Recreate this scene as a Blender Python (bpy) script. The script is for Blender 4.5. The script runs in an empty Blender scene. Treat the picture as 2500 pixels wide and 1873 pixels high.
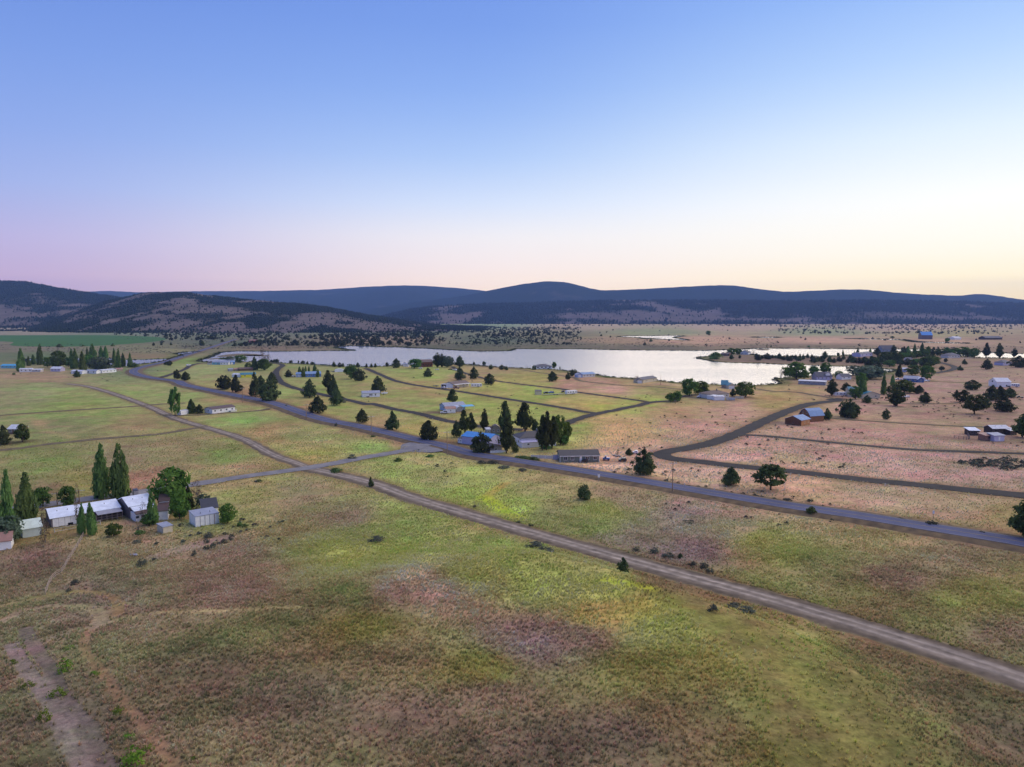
import bpy, bmesh, math, random
import numpy as np
from mathutils import Vector
from mathutils.geometry import tessellate_polygon

random.seed(7)
RNG = np.random.default_rng(11)
C = bpy.context.scene.collection
R = math.radians

# ------------------------------------------------------------------ camera, sky, sun, exposure
H = 58.0            # drone height over the valley floor (m)
F = 1750.0          # focal length in photo pixels
PITCH = math.atan((936.5 - 770.0) / F)
cam_d = bpy.data.cameras.new('camera')
cam = bpy.data.objects.new('camera', cam_d)
C.objects.link(cam)
cam_d.sensor_width = 36.0
cam_d.lens = 36.0 * F / 2500.0
cam_d.clip_start, cam_d.clip_end = 1.0, 60000.0
cam.location = (0, 0, H)
cam.rotation_euler = (math.pi / 2 - PITCH, 0, 0)
sc = bpy.context.scene
sc.camera = cam
sc.view_settings.view_transform = 'Standard'
sc.view_settings.look = 'None'
sc.view_settings.exposure = 0.0
sc.view_settings.gamma = 1.0
sc.view_settings.use_curve_mapping = False
sc.cycles.max_bounces = 6
sc.cycles.diffuse_bounces = 3
sc.cycles.volume_bounces = 1
sc.cycles.transparent_max_bounces = 4
sc.cycles.caustics_reflective = False


def lin(c):
    c = np.asarray(c, float) / 255.0
    return np.where(c <= 0.04045, c / 12.92, ((c + 0.055) / 1.055) ** 2.4)


SUN_AZ = R(58)      # the afterglow sits to the right of the view
world = bpy.data.worlds.new('World')
sc.world = world
world.use_nodes = True
nt = world.node_tree
nt.nodes.clear()
N, L = nt.nodes.new, nt.links.new
tc = N('ShaderNodeTexCoord')
sep = N('ShaderNodeSeparateXYZ'); L(tc.outputs['Generated'], sep.inputs[0])


HAZE_D = 4.6e-5
HAZE_C = (.31, .51, 1.0)
HAZE_GLOW = np.array([.17, .25, .60])     # what endless haze shows as in this light


def above_haze(p, c):
    """sky colour beyond the haze layer, so that seen through the layer it shows as c"""
    T = math.exp(-HAZE_D * min(15000.0, 700.0 / max(p, .02)))
    return np.clip((lin(c) * 1.03 - HAZE_GLOW * (1 - T)) / T, .02, 2.2)


def sky_ramp(stops):
    r = N('ShaderNodeValToRGB')
    r.color_ramp.interpolation = 'LINEAR'
    P = np.array([q[0] for q in stops]); K = np.array([q[1] for q in stops], float)
    fine = [0, .01, .02, .03, .04, .047, .055, .065, .075, .09, .105, .12, .135, .15, .17, .19, .21, .235, .26, .29, .32, .36, .42, .5, .6, .75, .9, 1]
    stops = [(q, [np.interp(q, P, K[:, c]) for c in range(3)]) for q in fine]
    e = r.color_ramp.elements
    while len(e) > 1:
        e.remove(e[-1])
    for i, (p, c) in enumerate(stops):
        x = e[0] if i == 0 else e.new(p)
        x.position = p
        x.color = (*[float(v) for v in above_haze(p, c)], 1)
    L(sep.outputs['Z'], r.inputs[0])
    return r


# dusk sky: away from the glow, straight ahead, towards the glow (position = sine of elevation)
sky_away = sky_ramp([(0, (184, 162, 200)), (.04, (190, 170, 208)), (.09, (185, 179, 223)), (.15, (161, 178, 232)), (.21, (143, 169, 232)),
                     (.28, (127, 159, 229)), (.36, (112, 146, 223)), (.42, (107, 140, 219)), (.6, (99, 131, 210)), (1, (94, 124, 198))])
sky_mid = sky_ramp([(0, (250, 221, 208)), (.03, (248, 226, 218)), (.07, (244, 232, 234)), (.11, (238, 236, 243)), (.15, (212, 225, 250)), (.21, (175, 202, 247)),
                    (.28, (145, 179, 241)), (.36, (124, 160, 233)), (.42, (115, 151, 229)), (.6, (102, 136, 215)), (1, (94, 124, 198))])
sky_glow = sky_ramp([(0, (255, 226, 182)), (.035, (255, 239, 210)), (.08, (255, 250, 238)), (.14, (254, 255, 254)), (.21, (228, 242, 255)), (.28, (190, 218, 255)),
                     (.36, (156, 192, 250)), (.42, (139, 176, 245)), (.6, (116, 150, 228)), (1, (94, 124, 198))])
# azimuth factor: cosine of the angle from the glow
comb = N('ShaderNodeCombineXYZ'); L(sep.outputs['X'], comb.inputs[0]); L(sep.outputs['Y'], comb.inputs[1])
nrm = N('ShaderNodeVectorMath'); nrm.operation = 'NORMALIZE'; L(comb.outputs[0], nrm.inputs[0])
dot = N('ShaderNodeVectorMath'); dot.operation = 'DOT_PRODUCT'
L(nrm.outputs[0], dot.inputs[0]); dot.inputs[1].default_value = (math.sin(SUN_AZ), math.cos(SUN_AZ), 0)
m1 = N('ShaderNodeMapRange'); m1.interpolation_type = 'SMOOTHSTEP'
m1.inputs['From Min'].default_value = -0.12; m1.inputs['From Max'].default_value = 0.56
L(dot.outputs['Value'], m1.inputs['Value'])
m2 = N('ShaderNodeMapRange'); m2.interpolation_type = 'SMOOTHSTEP'
m2.inputs['From Min'].default_value = 0.46; m2.inputs['From Max'].default_value = 0.98
L(dot.outputs['Value'], m2.inputs['Value'])
mx1 = N('ShaderNodeMix'); mx1.data_type = 'RGBA'
L(m1.outputs[0], mx1.inputs[0]); L(sky_away.outputs[0], mx1.inputs[6]); L(sky_mid.outputs[0], mx1.inputs[7])
mx2 = N('ShaderNodeMix'); mx2.data_type = 'RGBA'
L(m2.outputs[0], mx2.inputs[0]); L(mx1.outputs[2], mx2.inputs[6]); L(sky_glow.outputs[0], mx2.inputs[7])
bg = N('ShaderNodeBackground'); bg.inputs[1].default_value = 1.0
L(mx2.outputs[2], bg.inputs[0])
wo = N('ShaderNodeOutputWorld'); L(bg.outputs[0], wo.inputs[0])

sun_d = bpy.data.lights.new('sun', 'SUN')
sun_d.energy = 3.4
sun_d.angle = R(110)            # broad twilight glow, no sharp shadows
sun_d.color = (1.0, 0.82, 0.60)
sun = bpy.data.objects.new('sun', sun_d)
C.objects.link(sun)
SUN_EL = R(34)
sv = Vector((math.sin(SUN_AZ) * math.cos(SUN_EL), math.cos(SUN_AZ) * math.cos(SUN_EL), math.sin(SUN_EL)))
sun.rotation_euler = (-sv).to_track_quat('-Z', 'Y').to_euler()
LIGHT = np.array([0.69, 0.71, 1.06])   # rough light on level ground, used to turn seen colour into base colour


# ------------------------------------------------------------------ measuring: photo sightings -> ground points
VW = dict(a=(0, 650, .22635), b=(450, 650, .22635), c=(900, 650, .22635), d=(1350, 650, .22635), e=(1800, 650, .15823),
          f=(2100, 650, .18108), g=(0, 950, .27155), h=(0, 1080, .16901), i=(250, 1100, .18108), j=(800, 900, .18108),
          k=(1050, 950, .22635), l=(1550, 850, .22635), m=(2000, 850, .22635), n=(1900, 1100, .27162),
          o=(0, 1350, .45208), p=(1000, 1200, .45208), q=(600, 1100, .31646), w=(0, 0, 1.1302), z=(0, 0, 1.0))


def px(v, x, y):
    a, b, s = VW[v]
    return a + x * s, b + y * s


def smooth(a, b, x):
    t = np.clip((x - a) / (b - a), 0, 1)
    return t * t * (3 - 2 * t)


def hgt(x, y):
    """ground height: a low grassy mound below the drone, gentle swells elsewhere"""
    x = np.asarray(x, float); y = np.asarray(y, float)
    sx = smooth(-55, 15, x)
    rx = 130.0 - 50.0 * sx
    q = np.sqrt(((x + 12) / rx) ** 2 + ((y - 84) / 96.0) ** 2)
    m = 6.0 * (1 - smooth(.35 + .39 * sx, 1.02, q)) * smooth(7, 28, (199 - x - y) / 1.414)
    r = np.hypot(x, y)
    s = (np.sin(x * .031 + 1.3) * np.cos(y * .027 + .4) + .6 * np.sin(x * .071 + y * .053)) * .35 * (1 - smooth(260, 420, r))
    return m + s


SP, CP = math.sin(PITCH), math.cos(PITCH)


def ray(X, Y):
    u, v = (X - 1250.0) / F, (936.5 - Y) / F
    return u, CP + v * SP, -SP + v * CP


def G(v, x, y, z=None):
    X, Y = px(v, x, y)
    d = ray(X, Y)
    dz = min(d[2], -0.004)
    t = H / -dz
    for _ in range(6):
        gz = float(hgt(d[0] * t, d[1] * t)) if z is None else z
        t = (H - gz) / -dz
    gz = float(hgt(d[0] * t, d[1] * t)) if z is None else z
    return Vector((d[0] * t, d[1] * t, gz))


def project(x, y, z):
    dz = z - H
    fw = y * CP - dz * SP
    up = y * SP + dz * CP
    fw = np.where(fw < 1, 1, fw)
    return 1250 + F * x / fw, 936.5 - F * up / fw


def mpp(p):
    """metres per photo pixel at a point"""
    return (p.y * CP + (H - p.z) * SP) / F


# ------------------------------------------------------------------ value noise
def vnoise(x, y, seed=0):
    xi, yi = np.floor(x).astype(np.int64), np.floor(y).astype(np.int64)
    fx, fy = x - xi, y - yi
    fx, fy = fx * fx * (3 - 2 * fx), fy * fy * (3 - 2 * fy)

    def hsh(a, b):
        n = (a * 374761393 + b * 668265263 + seed * 974634777) & 0xffffffff
        n = ((n ^ (n >> 13)) * 1274126177) & 0xffffffff
        return ((n ^ (n >> 16)) & 0xffff) / 65535.0
    a = hsh(xi, yi) * (1 - fx) + hsh(xi + 1, yi) * fx
    b = hsh(xi, yi + 1) * (1 - fx) + hsh(xi + 1, yi + 1) * fx
    return a * (1 - fy) + b * fy


def fbm(x, y, s, oct=4, seed=0):
    v, a, t = 0, .5, 0
    for i in range(oct):
        v = v + a * vnoise(x / s * 2 ** i + 17.3 * i, y / s * 2 ** i - 9.1 * i, seed + i)
        t += a
        a *= .5
    return v / t


# ------------------------------------------------------------------ materials
def mat(name, rgb, rough=.9, var=.18, scale=1.5, metal=0.0, spec=.3, second=None, bump=0.0, attr=None, attr_type='GEOMETRY',
        rnd=0.0, mid=.5):
    m = bpy.data.materials.new(name)
    m.use_nodes = True
    t = m.node_tree
    t.nodes.clear()
    n, l = t.nodes.new, t.links.new
    o = n('ShaderNodeOutputMaterial'); p = n('ShaderNodeBsdfPrincipled'); l(p.outputs[0], o.inputs[0])
    p.inputs['Roughness'].default_value = rough
    p.inputs['Metallic'].default_value = metal
    p.inputs['Specular IOR Level'].default_value = spec
    c = n('ShaderNodeTexCoord'); no = n('ShaderNodeTexNoise')
    no.inputs['Scale'].default_value = scale; no.inputs['Detail'].default_value = 5
    l(c.outputs['Object'], no.inputs['Vector'])
    mr = n('ShaderNodeMapRange')
    mr.inputs['From Min'].default_value = mid - .22; mr.inputs['From Max'].default_value = mid + .22
    l(no.outputs['Fac'], mr.inputs['Value'])
    mx = n('ShaderNodeMix'); mx.data_type = 'RGBA'
    l(mr.outputs[0], mx.inputs[0])
    a = [max(0, v * (1 - var)) for v in rgb]
    b = [min(1, v * (1 + var)) for v in rgb] if second is None else list(second)
    mx.inputs[6].default_value = (*a, 1); mx.inputs[7].default_value = (*b, 1)
    out = mx.outputs[2]
    if attr:
        at = n('ShaderNodeAttribute'); at.attribute_name = attr; at.attribute_type = attr_type
        mu = n('ShaderNodeMix'); mu.data_type = 'RGBA'; mu.blend_type = 'MULTIPLY'; mu.inputs[0].default_value = 1
        l(out, mu.inputs[6]); l(at.outputs['Color'], mu.inputs[7]); out = mu.outputs[2]
    if rnd:
        oi = n('ShaderNodeObjectInfo'); hv = n('ShaderNodeHueSaturation')
        r1 = n('ShaderNodeMapRange'); r1.inputs['To Min'].default_value = 1 - rnd; r1.inputs['To Max'].default_value = 1 + rnd
        l(oi.outputs['Random'], r1.inputs['Value']); l(r1.outputs[0], hv.inputs['Value'])
        r2 = n('ShaderNodeMapRange'); r2.inputs['To Min'].default_value = .47; r2.inputs['To Max'].default_value = .53
        l(oi.outputs['Random'], r2.inputs['Value']); l(r2.outputs[0], hv.inputs['Hue'])
        l(out, hv.inputs['Color']); out = hv.outputs[0]
    l(out, p.inputs['Base Color'])
    if bump:
        bu = n('ShaderNodeBump'); bu.inputs['Strength'].default_value = bump; bu.inputs['Distance'].default_value = .3
        l(no.outputs['Fac'], bu.inputs['Height']); l(bu.outputs[0], p.inputs['Normal'])
    return m


def S(r, g, b):
    """painted or natural surface: base colour that shows as this sRGB colour in this dusk light"""
    return tuple(float(v) for v in np.clip(lin((r, g, b)) / LIGHT, .004, .85))


M = {}
def paint(key, rgb, rough=.7, var=.08, scale=.8, **k):
    if key not in M:
        M[key] = mat(key, rgb, rough, var, scale, **k)
    return M[key]


for key, rgb in dict(white=(.84, .84, .82), offwhite=(.62, .60, .55), cream=(.58, .52, .38), yellow=(.75, .68, .05),
                     paleblue=(.38, .48, .68), blue=(.10, .22, .50), deepblue=(.07, .14, .32), turquoise=(.22, .52, .62),
                     redwood=(.24, .07, .035), logs_lit=(.44, .21, .085), logs_shaded=(.20, .10, .05), tan=(.38, .30, .22),  # two log tones: one carries the evening glow, one the shade
                     sage=(.17, .19, .16), greysiding=(.33, .33, .36), darkwood=(.07, .055, .05), weathered=(.17, .14, .14),
                     brownwood=(.16, .10, .07), red=(.42, .06, .05), lavender=(.52, .50, .66), palegreen=(.58, .66, .58),
                     black=(.012, .012, .014), steel=(.25, .26, .28), rust=(.30, .17, .12)).items():
    paint(key, rgb, var=.10, scale=1.2)
for key, rgb in dict(roof_metal=(.74, .80, .86), roof_blue=(.04, .25, .60), roof_skyblue=(.10, .40, .62), roof_teal=(.03, .19, .26),
                     roof_grey=(.30, .33, .40), roof_dark=(.045, .045, .05), roof_brown=(.11, .07, .06),
                     roof_rust=(.36, .20, .15), roof_slate=(.05, .055, .085), roof_pale=(.62, .64, .66),
                     roof_mint=(.62, .72, .62), roof_bluegrey=(.18, .30, .48)).items():
    M[key] = mat(key, rgb, .55, .14, .7, spec=.35)
M['glass'] = mat('glass', (.03, .035, .045), .12, .1, 2, spec=.7)
M['tyre'] = mat('tyre', (.015, .015, .015), .9)
M['pole_wood'] = mat('pole_wood', (.30, .21, .14), .9, .2, 3)
M['bark'] = mat('bark', (.10, .07, .05), .95, .3, 4)
M['barkpale'] = mat('bark_pale', (.26, .23, .20), .95, .3, 4)
M['asphalt'] = mat('asphalt', S(60, 66, 108), .85, .12, .15, second=S(72, 78, 124))
M['cinder'] = mat('cinder', S(38, 37, 43), .95, .2, .2, second=S(50, 48, 54))
M['gravelroad'] = mat('gravel_road', S(98, 98, 122), .95, .15, .2, second=S(120, 119, 140))
M['dirtroad'] = mat('dirt_road', S(100, 86, 88), .98, .15, .25, second=S(130, 112, 116))
M['embank'] = mat('embankment_soil', S(72, 62, 58), .98, .2, .35, second=S(108, 92, 78))
M['track'] = mat('track_soil', S(82, 75, 68), .98, .2, .3, second=S(104, 93, 80))
M['concrete'] = mat('concrete', (.35, .34, .33), .9)


def leaf(name, rgb, second, rnd=.38):
    m = mat(name, rgb, .8, 0, 1.6, spec=.15, second=second, rnd=rnd)
    t = m.node_tree; n, l = t.nodes.new, t.links.new
    p = t.nodes['Principled BSDF']; tr = n('ShaderNodeBsdfTranslucent'); ms = n('ShaderNodeMixShader'); ms.inputs[0].default_value = .35
    l(p.inputs['Base Color'].links[0].from_socket, tr.inputs['Color'])
    l(p.outputs[0], ms.inputs[1]); l(tr.outputs[0], ms.inputs[2]); l(ms.outputs[0], t.nodes['Material Output'].inputs[0])
    return m


M['leaf_juniper'] = leaf('juniper_foliage', (.046, .064, .024), (.122, .152, .056))
M['leaf_pine'] = leaf('pine_foliage', (.044, .064, .020), (.120, .146, .044))
M['leaf_poplar'] = leaf('poplar_foliage', (.085, .155, .042), (.210, .300, .080))
M['leaf_broad'] = leaf('broadleaf_foliage', (.060, .118, .024), (.155, .235, .048))
M['leaf_bright'] = leaf('young_leaf_foliage', (.078, .135, .020), (.160, .225, .045))
M['leaf_willow'] = leaf('willow_foliage', (.075, .110, .065), (.165, .205, .125))
M['leaf_sage'] = leaf('sage_foliage', (.090, .105, .075), (.170, .180, .125))
M['leaf_dry'] = leaf('dry_twigs', (.110, .080, .060), (.190, .140, .110))


# ------------------------------------------------------------------ mesh helpers
def tag(o, label=None, cat=None, group=None, kind=None):
    if label: o['label'] = label
    if cat: o['category'] = cat
    if group: o['group'] = group
    if kind: o['kind'] = kind
    return o


def link(name, me, parent=None, m=None):
    o = bpy.data.objects.new(name, me)
    C.objects.link(o)
    if m is not None and not me.materials:
        me.materials.append(m)
    if parent is not None:
        o.parent = parent
    return o


def empty(name, loc, rz=0.0):
    o = bpy.data.objects.new(name, None)
    C.objects.link(o)
    o.location = loc
    o.rotation_euler = (0, 0, rz)
    o.empty_display_size = .5
    return o


class MB:
    def __init__(s): s.v, s.f = [], []

    def add(s, v, f):
        n = len(s.v)
        s.v += [tuple(p) for p in v]
        s.f += [tuple(n + i for i in q) for q in f]
        return s

    def box(s, x0, x1, y0, y1, z0, z1):
        return s.add([(x0, y0, z0), (x1, y0, z0), (x1, y1, z0), (x0, y1, z0), (x0, y0, z1), (x1, y0, z1), (x1, y1, z1), (x0, y1, z1)],
                     [(0, 3, 2, 1), (4, 5, 6, 7), (0, 1, 5, 4), (1, 2, 6, 5), (2, 3, 7, 6), (3, 0, 4, 7)])

    def prism(s, prof, a0, a1, axis='x'):
        """prof: counter list of (u, z); extruded from a0 to a1 along axis"""
        n = len(prof)
        pt = (lambda a, u, z: (a, u, z)) if axis == 'x' else (lambda a, u, z: (u, a, z))
        v = [pt(a0, u, z) for u, z in prof] + [pt(a1, u, z) for u, z in prof]
        f = [tuple(range(n - 1, -1, -1)), tuple(range(n, 2 * n))] + [(i, (i + 1) % n, n + (i + 1) % n, n + i) for i in range(n)]
        return s.add(v, f)

    def tube(s, a, b, r0, r1=None, n=8):
        a, b = Vector(a), Vector(b)
        r1 = r0 if r1 is None else r1
        d = (b - a).normalized()
        u = d.orthogonal().normalized(); w = d.cross(u)
        v = []
        for p, r in ((a, r0), (b, r1)):
            for k in range(n):
                t = 2 * math.pi * k / n
                v.append(p + u * (r * math.cos(t)) + w * (r * math.sin(t)))
        f = [(k, (k + 1) % n, n + (k + 1) % n, n + k) for k in range(n)] + [tuple(range(n - 1, -1, -1)), tuple(range(n, 2 * n))]
        return s.add(v, f)

    def mesh(s, name, m, smooth=False):
        me = bpy.data.meshes.new(name)
        me.from_pydata(s.v, [], s.f)
        me.materials.append(m)
        if smooth:
            me.polygons.foreach_set('use_smooth', [True] * len(me.polygons))
        return me

    def build(s, name, m, parent=None, smooth=False):
        me = s.mesh(name, m, smooth)
        bm = bmesh.new(); bm.from_mesh(me)
        bmesh.ops.recalc_face_normals(bm, faces=bm.faces)
        bm.to_mesh(me); bm.free()
        return link(name, me, parent)


def np_mesh(name, V, Fq, m, tint=None, smooth=True):
    me = bpy.data.meshes.new(name)
    V = np.asarray(V, np.float32); Fq = np.asarray(Fq, np.int32)
    k = Fq.shape[1]
    me.vertices.add(len(V)); me.vertices.foreach_set('co', V.ravel())
    me.loops.add(Fq.size); me.loops.foreach_set('vertex_index', Fq.ravel())
    me.polygons.add(len(Fq)); me.polygons.foreach_set('loop_start', np.arange(0, Fq.size, k, dtype=np.int32))
    me.polygons.foreach_set('loop_total', np.full(len(Fq), k, np.int32))
    if smooth:
        me.polygons.foreach_set('use_smooth', np.ones(len(Fq), bool))
    me.update(calc_edges=True)
    if tint is not None:
        at = me.color_attributes.new('tint', 'FLOAT_COLOR', 'POINT')
        at.data.foreach_set('color', np.c_[tint, np.ones(len(tint))].astype(np.float32).ravel())
    me.materials.append(m)
    return me


def grid_faces(nr, nc, wrap=False):
    i = np.arange(nr - 1)[:, None]; j = np.arange(nc if wrap else nc - 1)[None, :]
    j2 = (j + 1) % nc
    return np.stack([i * nc + j, i * nc + j2, (i + 1) * nc + j2, (i + 1) * nc + j], -1).reshape(-1, 4)


def spline(pts, step=4.0, closed=False):
    P = [Vector(p) for p in pts]
    out = []
    n = len(P)
    for i in range(n if closed else n - 1):
        p1, p2 = P[i], P[(i + 1) % n]
        p0 = P[i - 1] if (i > 0 or closed) else p1 * 2 - p2
        p3 = P[(i + 2) % n] if (i + 2 < n or closed) else p2 * 2 - p1
        k = max(1, int((p2 - p1).length / step))
        for q in range(k):
            t = q / k
            d1 = max((p1 - p0).length, .01); d2 = max((p2 - p1).length, .01); d3 = max((p3 - p2).length, .01)
            m1 = (p2 - p1) / d2 * .5 + (p1 - p0) / d1 * .5
            m2 = (p3 - p2) / d3 * .5 + (p2 - p1) / d2 * .5
            a, b = 2 * t ** 3 - 3 * t ** 2 + 1, -2 * t ** 3 + 3 * t ** 2
            c_, d_ = t ** 3 - 2 * t ** 2 + t, t ** 3 - t ** 2
            out.append(p1 * a + p2 * b + (m1 * c_ + m2 * d_) * d2)
    if not closed:
        out.append(P[-1])
    return out


def seg_dist(x, y, line):
    """distance of points to a polyline (list of Vectors)"""
    d = np.full(x.shape, 1e9)
    a = np.array([(p.x, p.y) for p in line])
    lo, hi = a.min(0) - 25, a.max(0) + 25
    idx = np.where((x > lo[0]) & (x < hi[0]) & (y > lo[1]) & (y < hi[1]))[0]
    if len(idx) == 0:
        return d
    X, Y = x[idx], y[idx]
    dd = np.full(X.shape, 1e9)
    for p, q in zip(a[:-1], a[1:]):
        e = q - p
        t = np.clip(((X - p[0]) * e[0] + (Y - p[1]) * e[1]) / max(e @ e, 1e-6), 0, 1)
        dd = np.minimum(dd, np.hypot(X - p[0] - t * e[0], Y - p[1] - t * e[1]))
    d[idx] = dd
    return d


def inside(x, y, poly):
    a = np.array([(p.x, p.y) for p in poly])
    r = np.zeros(x.shape, bool)
    for (x1, y1), (x2, y2) in zip(a, np.roll(a, -1, 0)):
        c = (y1 > y) != (y2 > y)
        r ^= c & (x < (x2 - x1) * (y - y1) / (y2 - y1 + 1e-12) + x1)
    return r

# ------------------------------------------------------------------ roads: centre lines (photo sightings on the ground), width
def line(*runs):
    """runs: ('view', x, y, x, y, ...)"""
    P = []
    for r in runs:
        v = r[0]
        for q in range(1, len(r), 2):
            P.append(G(v, r[q], r[q + 1]))
    return P


HIGHWAY = line(('z', 2900, 1415), ('n', 2209, 850, 1400, 715, 700, 600, 0, 497), ('k', 1400, 862, 900, 783, 500, 722),
               ('j', 1600, 1065, 1200, 975, 800, 880, 400, 788, 0, 712), ('b', 900, 1470, 600, 1412, 300, 1350, 0, 1285),
               ('a', 1900, 1247, 1650, 1213, 1500, 1180, 1437, 1145, 1480, 1110, 1600, 1077, 1750, 1045),
               ('b', 0, 970, 200, 908, 350, 858, 480, 815, 560, 790))
SIDE_ROAD = line(('j', 1330, 1040, 1180, 1085, 900, 1133, 500, 1200, 0, 1295), ('q', 430, 143, 0, 200), ('i', 1700, 385, 1200, 463, 700, 530, 350, 590),
                 ('g', 1000, 962, 700, 1002), ('h', 800, 885, 200, 965, 0, 995), ('z', -150, 1275))
DIRT = line(('z', 2800, 1775), ('z', 2500, 1661), ('p', 2000, 600, 1500, 462, 1000, 322, 500, 180, 0, 30), ('q', 1000, 262, 700, 185, 480, 135))
DIRT_NW = line(('q', 480, 135), ('z', 720, 1130, 678, 1116, 588, 1070), ('a', 1900, 1645, 1600, 1512, 1350, 1420, 1100, 1338, 900, 1290, 720, 1268))
R2 = line(('b', 930, 1046, 1010, 1052, 1060, 1068, 1015, 1105, 988, 1145, 1005, 1200, 1060, 1262, 1200, 1318, 1500, 1388, 1750, 1440, 2000, 1495),
          ('c', 0, 1480, 300, 1550), ('j', 900, 550, 1200, 602, 1700, 722), ('k', 270, 358, 540, 405, 800, 430, 1000, 440))
R3 = line(('b', 1960, 1103), ('c', 0, 1115, 150, 1180, 300, 1240, 500, 1283, 700, 1313, 1000, 1355, 1300, 1402, 1600, 1450, 2000, 1512), ('d', 200, 1545, 400, 1580, 470, 1588))
R4 = line(('k', 1250, 445, 1420, 395, 1490, 362, 1750, 278, 2000, 228, 2209, 185), ('d', 900, 1508, 1050, 1470, 1200, 1458, 1320, 1450), ('l', 420, 545, 520, 520, 640, 505))
R5 = line(('c', 900, 1085, 1000, 1140, 1200, 1200, 1400, 1242, 1800, 1293, 2100, 1328), ('d', 200, 1350, 400, 1377, 800, 1432, 1010, 1462))
R6 = line(('c', 880, 1058, 1300, 1085, 1600, 1112, 1850, 1150, 2209, 1202), ('d', 300, 1237, 700, 1282, 1100, 1303, 1390, 1330))
R1 = line(('a', 1740, 1203), ('b', 0, 1115, 90, 1065, 200, 1045, 420, 1062))
R7 = line(('m', 250, 545, 130, 562), ('l', 2209, 562, 2050, 582, 1900, 602, 1700, 662, 1500, 742, 1300, 832, 1100, 926, 900, 1000, 700, 1056, 500, 1092, 350, 1118, 285, 1146,
          340, 1180, 450, 1200, 700, 1227, 1000, 1262, 1300, 1293, 1600, 1322), ('m', 0, 1365, 500, 1422, 1000, 1472, 1500, 1522, 2209, 1592), ('z', 2800, 1240))
R8 = line(('l', 1130, 935, 1300, 942, 1700, 977, 2209, 1027), ('m', 500, 1052, 1000, 1095, 1500, 1116, 1700, 1122, 2209, 1140), ('z', 2700, 1118))
R9 = line(('l', 2209, 562, 2150, 545, 1900, 502, 1750, 477, 1500, 467, 1300, 440))
R9B = line(('m', 370, 578, 900, 601, 1400, 596, 1520, 590))
R10 = line(('m', 110, 757, 500, 785, 1000, 817, 1700, 850, 1900, 858))
R11 = line(('m', 1240, 272, 1400, 245, 1465, 213, 1400, 180, 1290, 155, 1200, 140))
R12 = line(('m', 1465, 217, 1800, 195, 2209, 190))
R13 = line(('m', 1180, 358, 1500, 372, 1830, 388))
T1 = line(('z', -200, 1032), ('a', 0, 1610, 700, 1560, 1450, 1512, 1750, 1488, 2000, 1478))
T2 = line(('z', -200, 1112), ('g', 0, 552, 500, 490, 1000, 440, 1473, 400), ('z', 450, 1050, 500, 1042))
DRIVE = line(('z', 390, 1013), ('b', 0, 1610, 500, 1582, 830, 1555, 930, 1540))

ROADS = [  # name, line, width, material, z, label
    ('dirt_road', DIRT, 8.4, 'dirtroad', .05, 'wide rutted dirt road cutting diagonally across the near grassland'),
    ('dirt_road', DIRT_NW, 6.0, 'dirtroad', .05, 'narrower dirt road running on past the crossroads into the left meadows'),
    ('side_road', SIDE_ROAD, 6.4, 'gravelroad', .07, 'pale gravel side road joining the highway from the farm'),
    ('subdivision_road', R2, 6.2, 'cinder', .05, 'dark cinder road looping below the lake past the white mobile home'),
    ('subdivision_road', R3, 5.6, 'cinder', .05, 'dark cinder road passing in front of the brown roofed house'),
    ('subdivision_road', R4, 6.2, 'cinder', .06, 'dark cinder road linking the lane ends beside the aspen grove'),
    ('subdivision_road', R5, 4.6, 'cinder', .05, 'thin cinder lane behind the white travel trailer'),
    ('lake_track', R6, 3.6, 'track', .04, 'faint two track lane running along the lake lots'),
    ('driveway', R1, 5.0, 'cinder', .05, 'dark drive from the highway bend to the pale blue house'),
    ('cabin_road', R7, 8.0, 'cinder', .06, 'dark cinder road with a hairpin bend near the log cabin'),
    ('cabin_lane', R8, 4.6, 'cinder', .05, 'cinder lane branching off the bend road across pink grass'),
    ('shore_lane', R9, 4.2, 'track', .05, 'narrow lane curving toward the teal roofed lake cabin'),
    ('meadow_lane', R9B, 3.0, 'track', .04, 'thin lane in front of the yellow house with teal roof'),
    ('gravel_lane', R10, 4.2, 'track', .04, 'gravel lane from the log cabin toward the farmyard sheds'),
    ('loop_road', R11, 7.0, 'cinder', .05, 'curved dark road end behind the blue house'),
    ('meadow_track', R12, 3.2, 'track', .04, 'faint track toward the pale house by the far channel'),
    ('meadow_track', R13, 3.2, 'track', .04, 'faint track toward the white gabled barn'),
    ('field_track', T1, 4.2, 'track', .04, 'upper tan field track crossing the left meadows'),
    ('field_track', T2, 5.2, 'track', .04, 'lower tan field track beside the lone farmstead'),
    ('driveway', DRIVE, 4.0, 'track', .05, 'gravel driveway of the white mobile home below the highway'),
]

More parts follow.
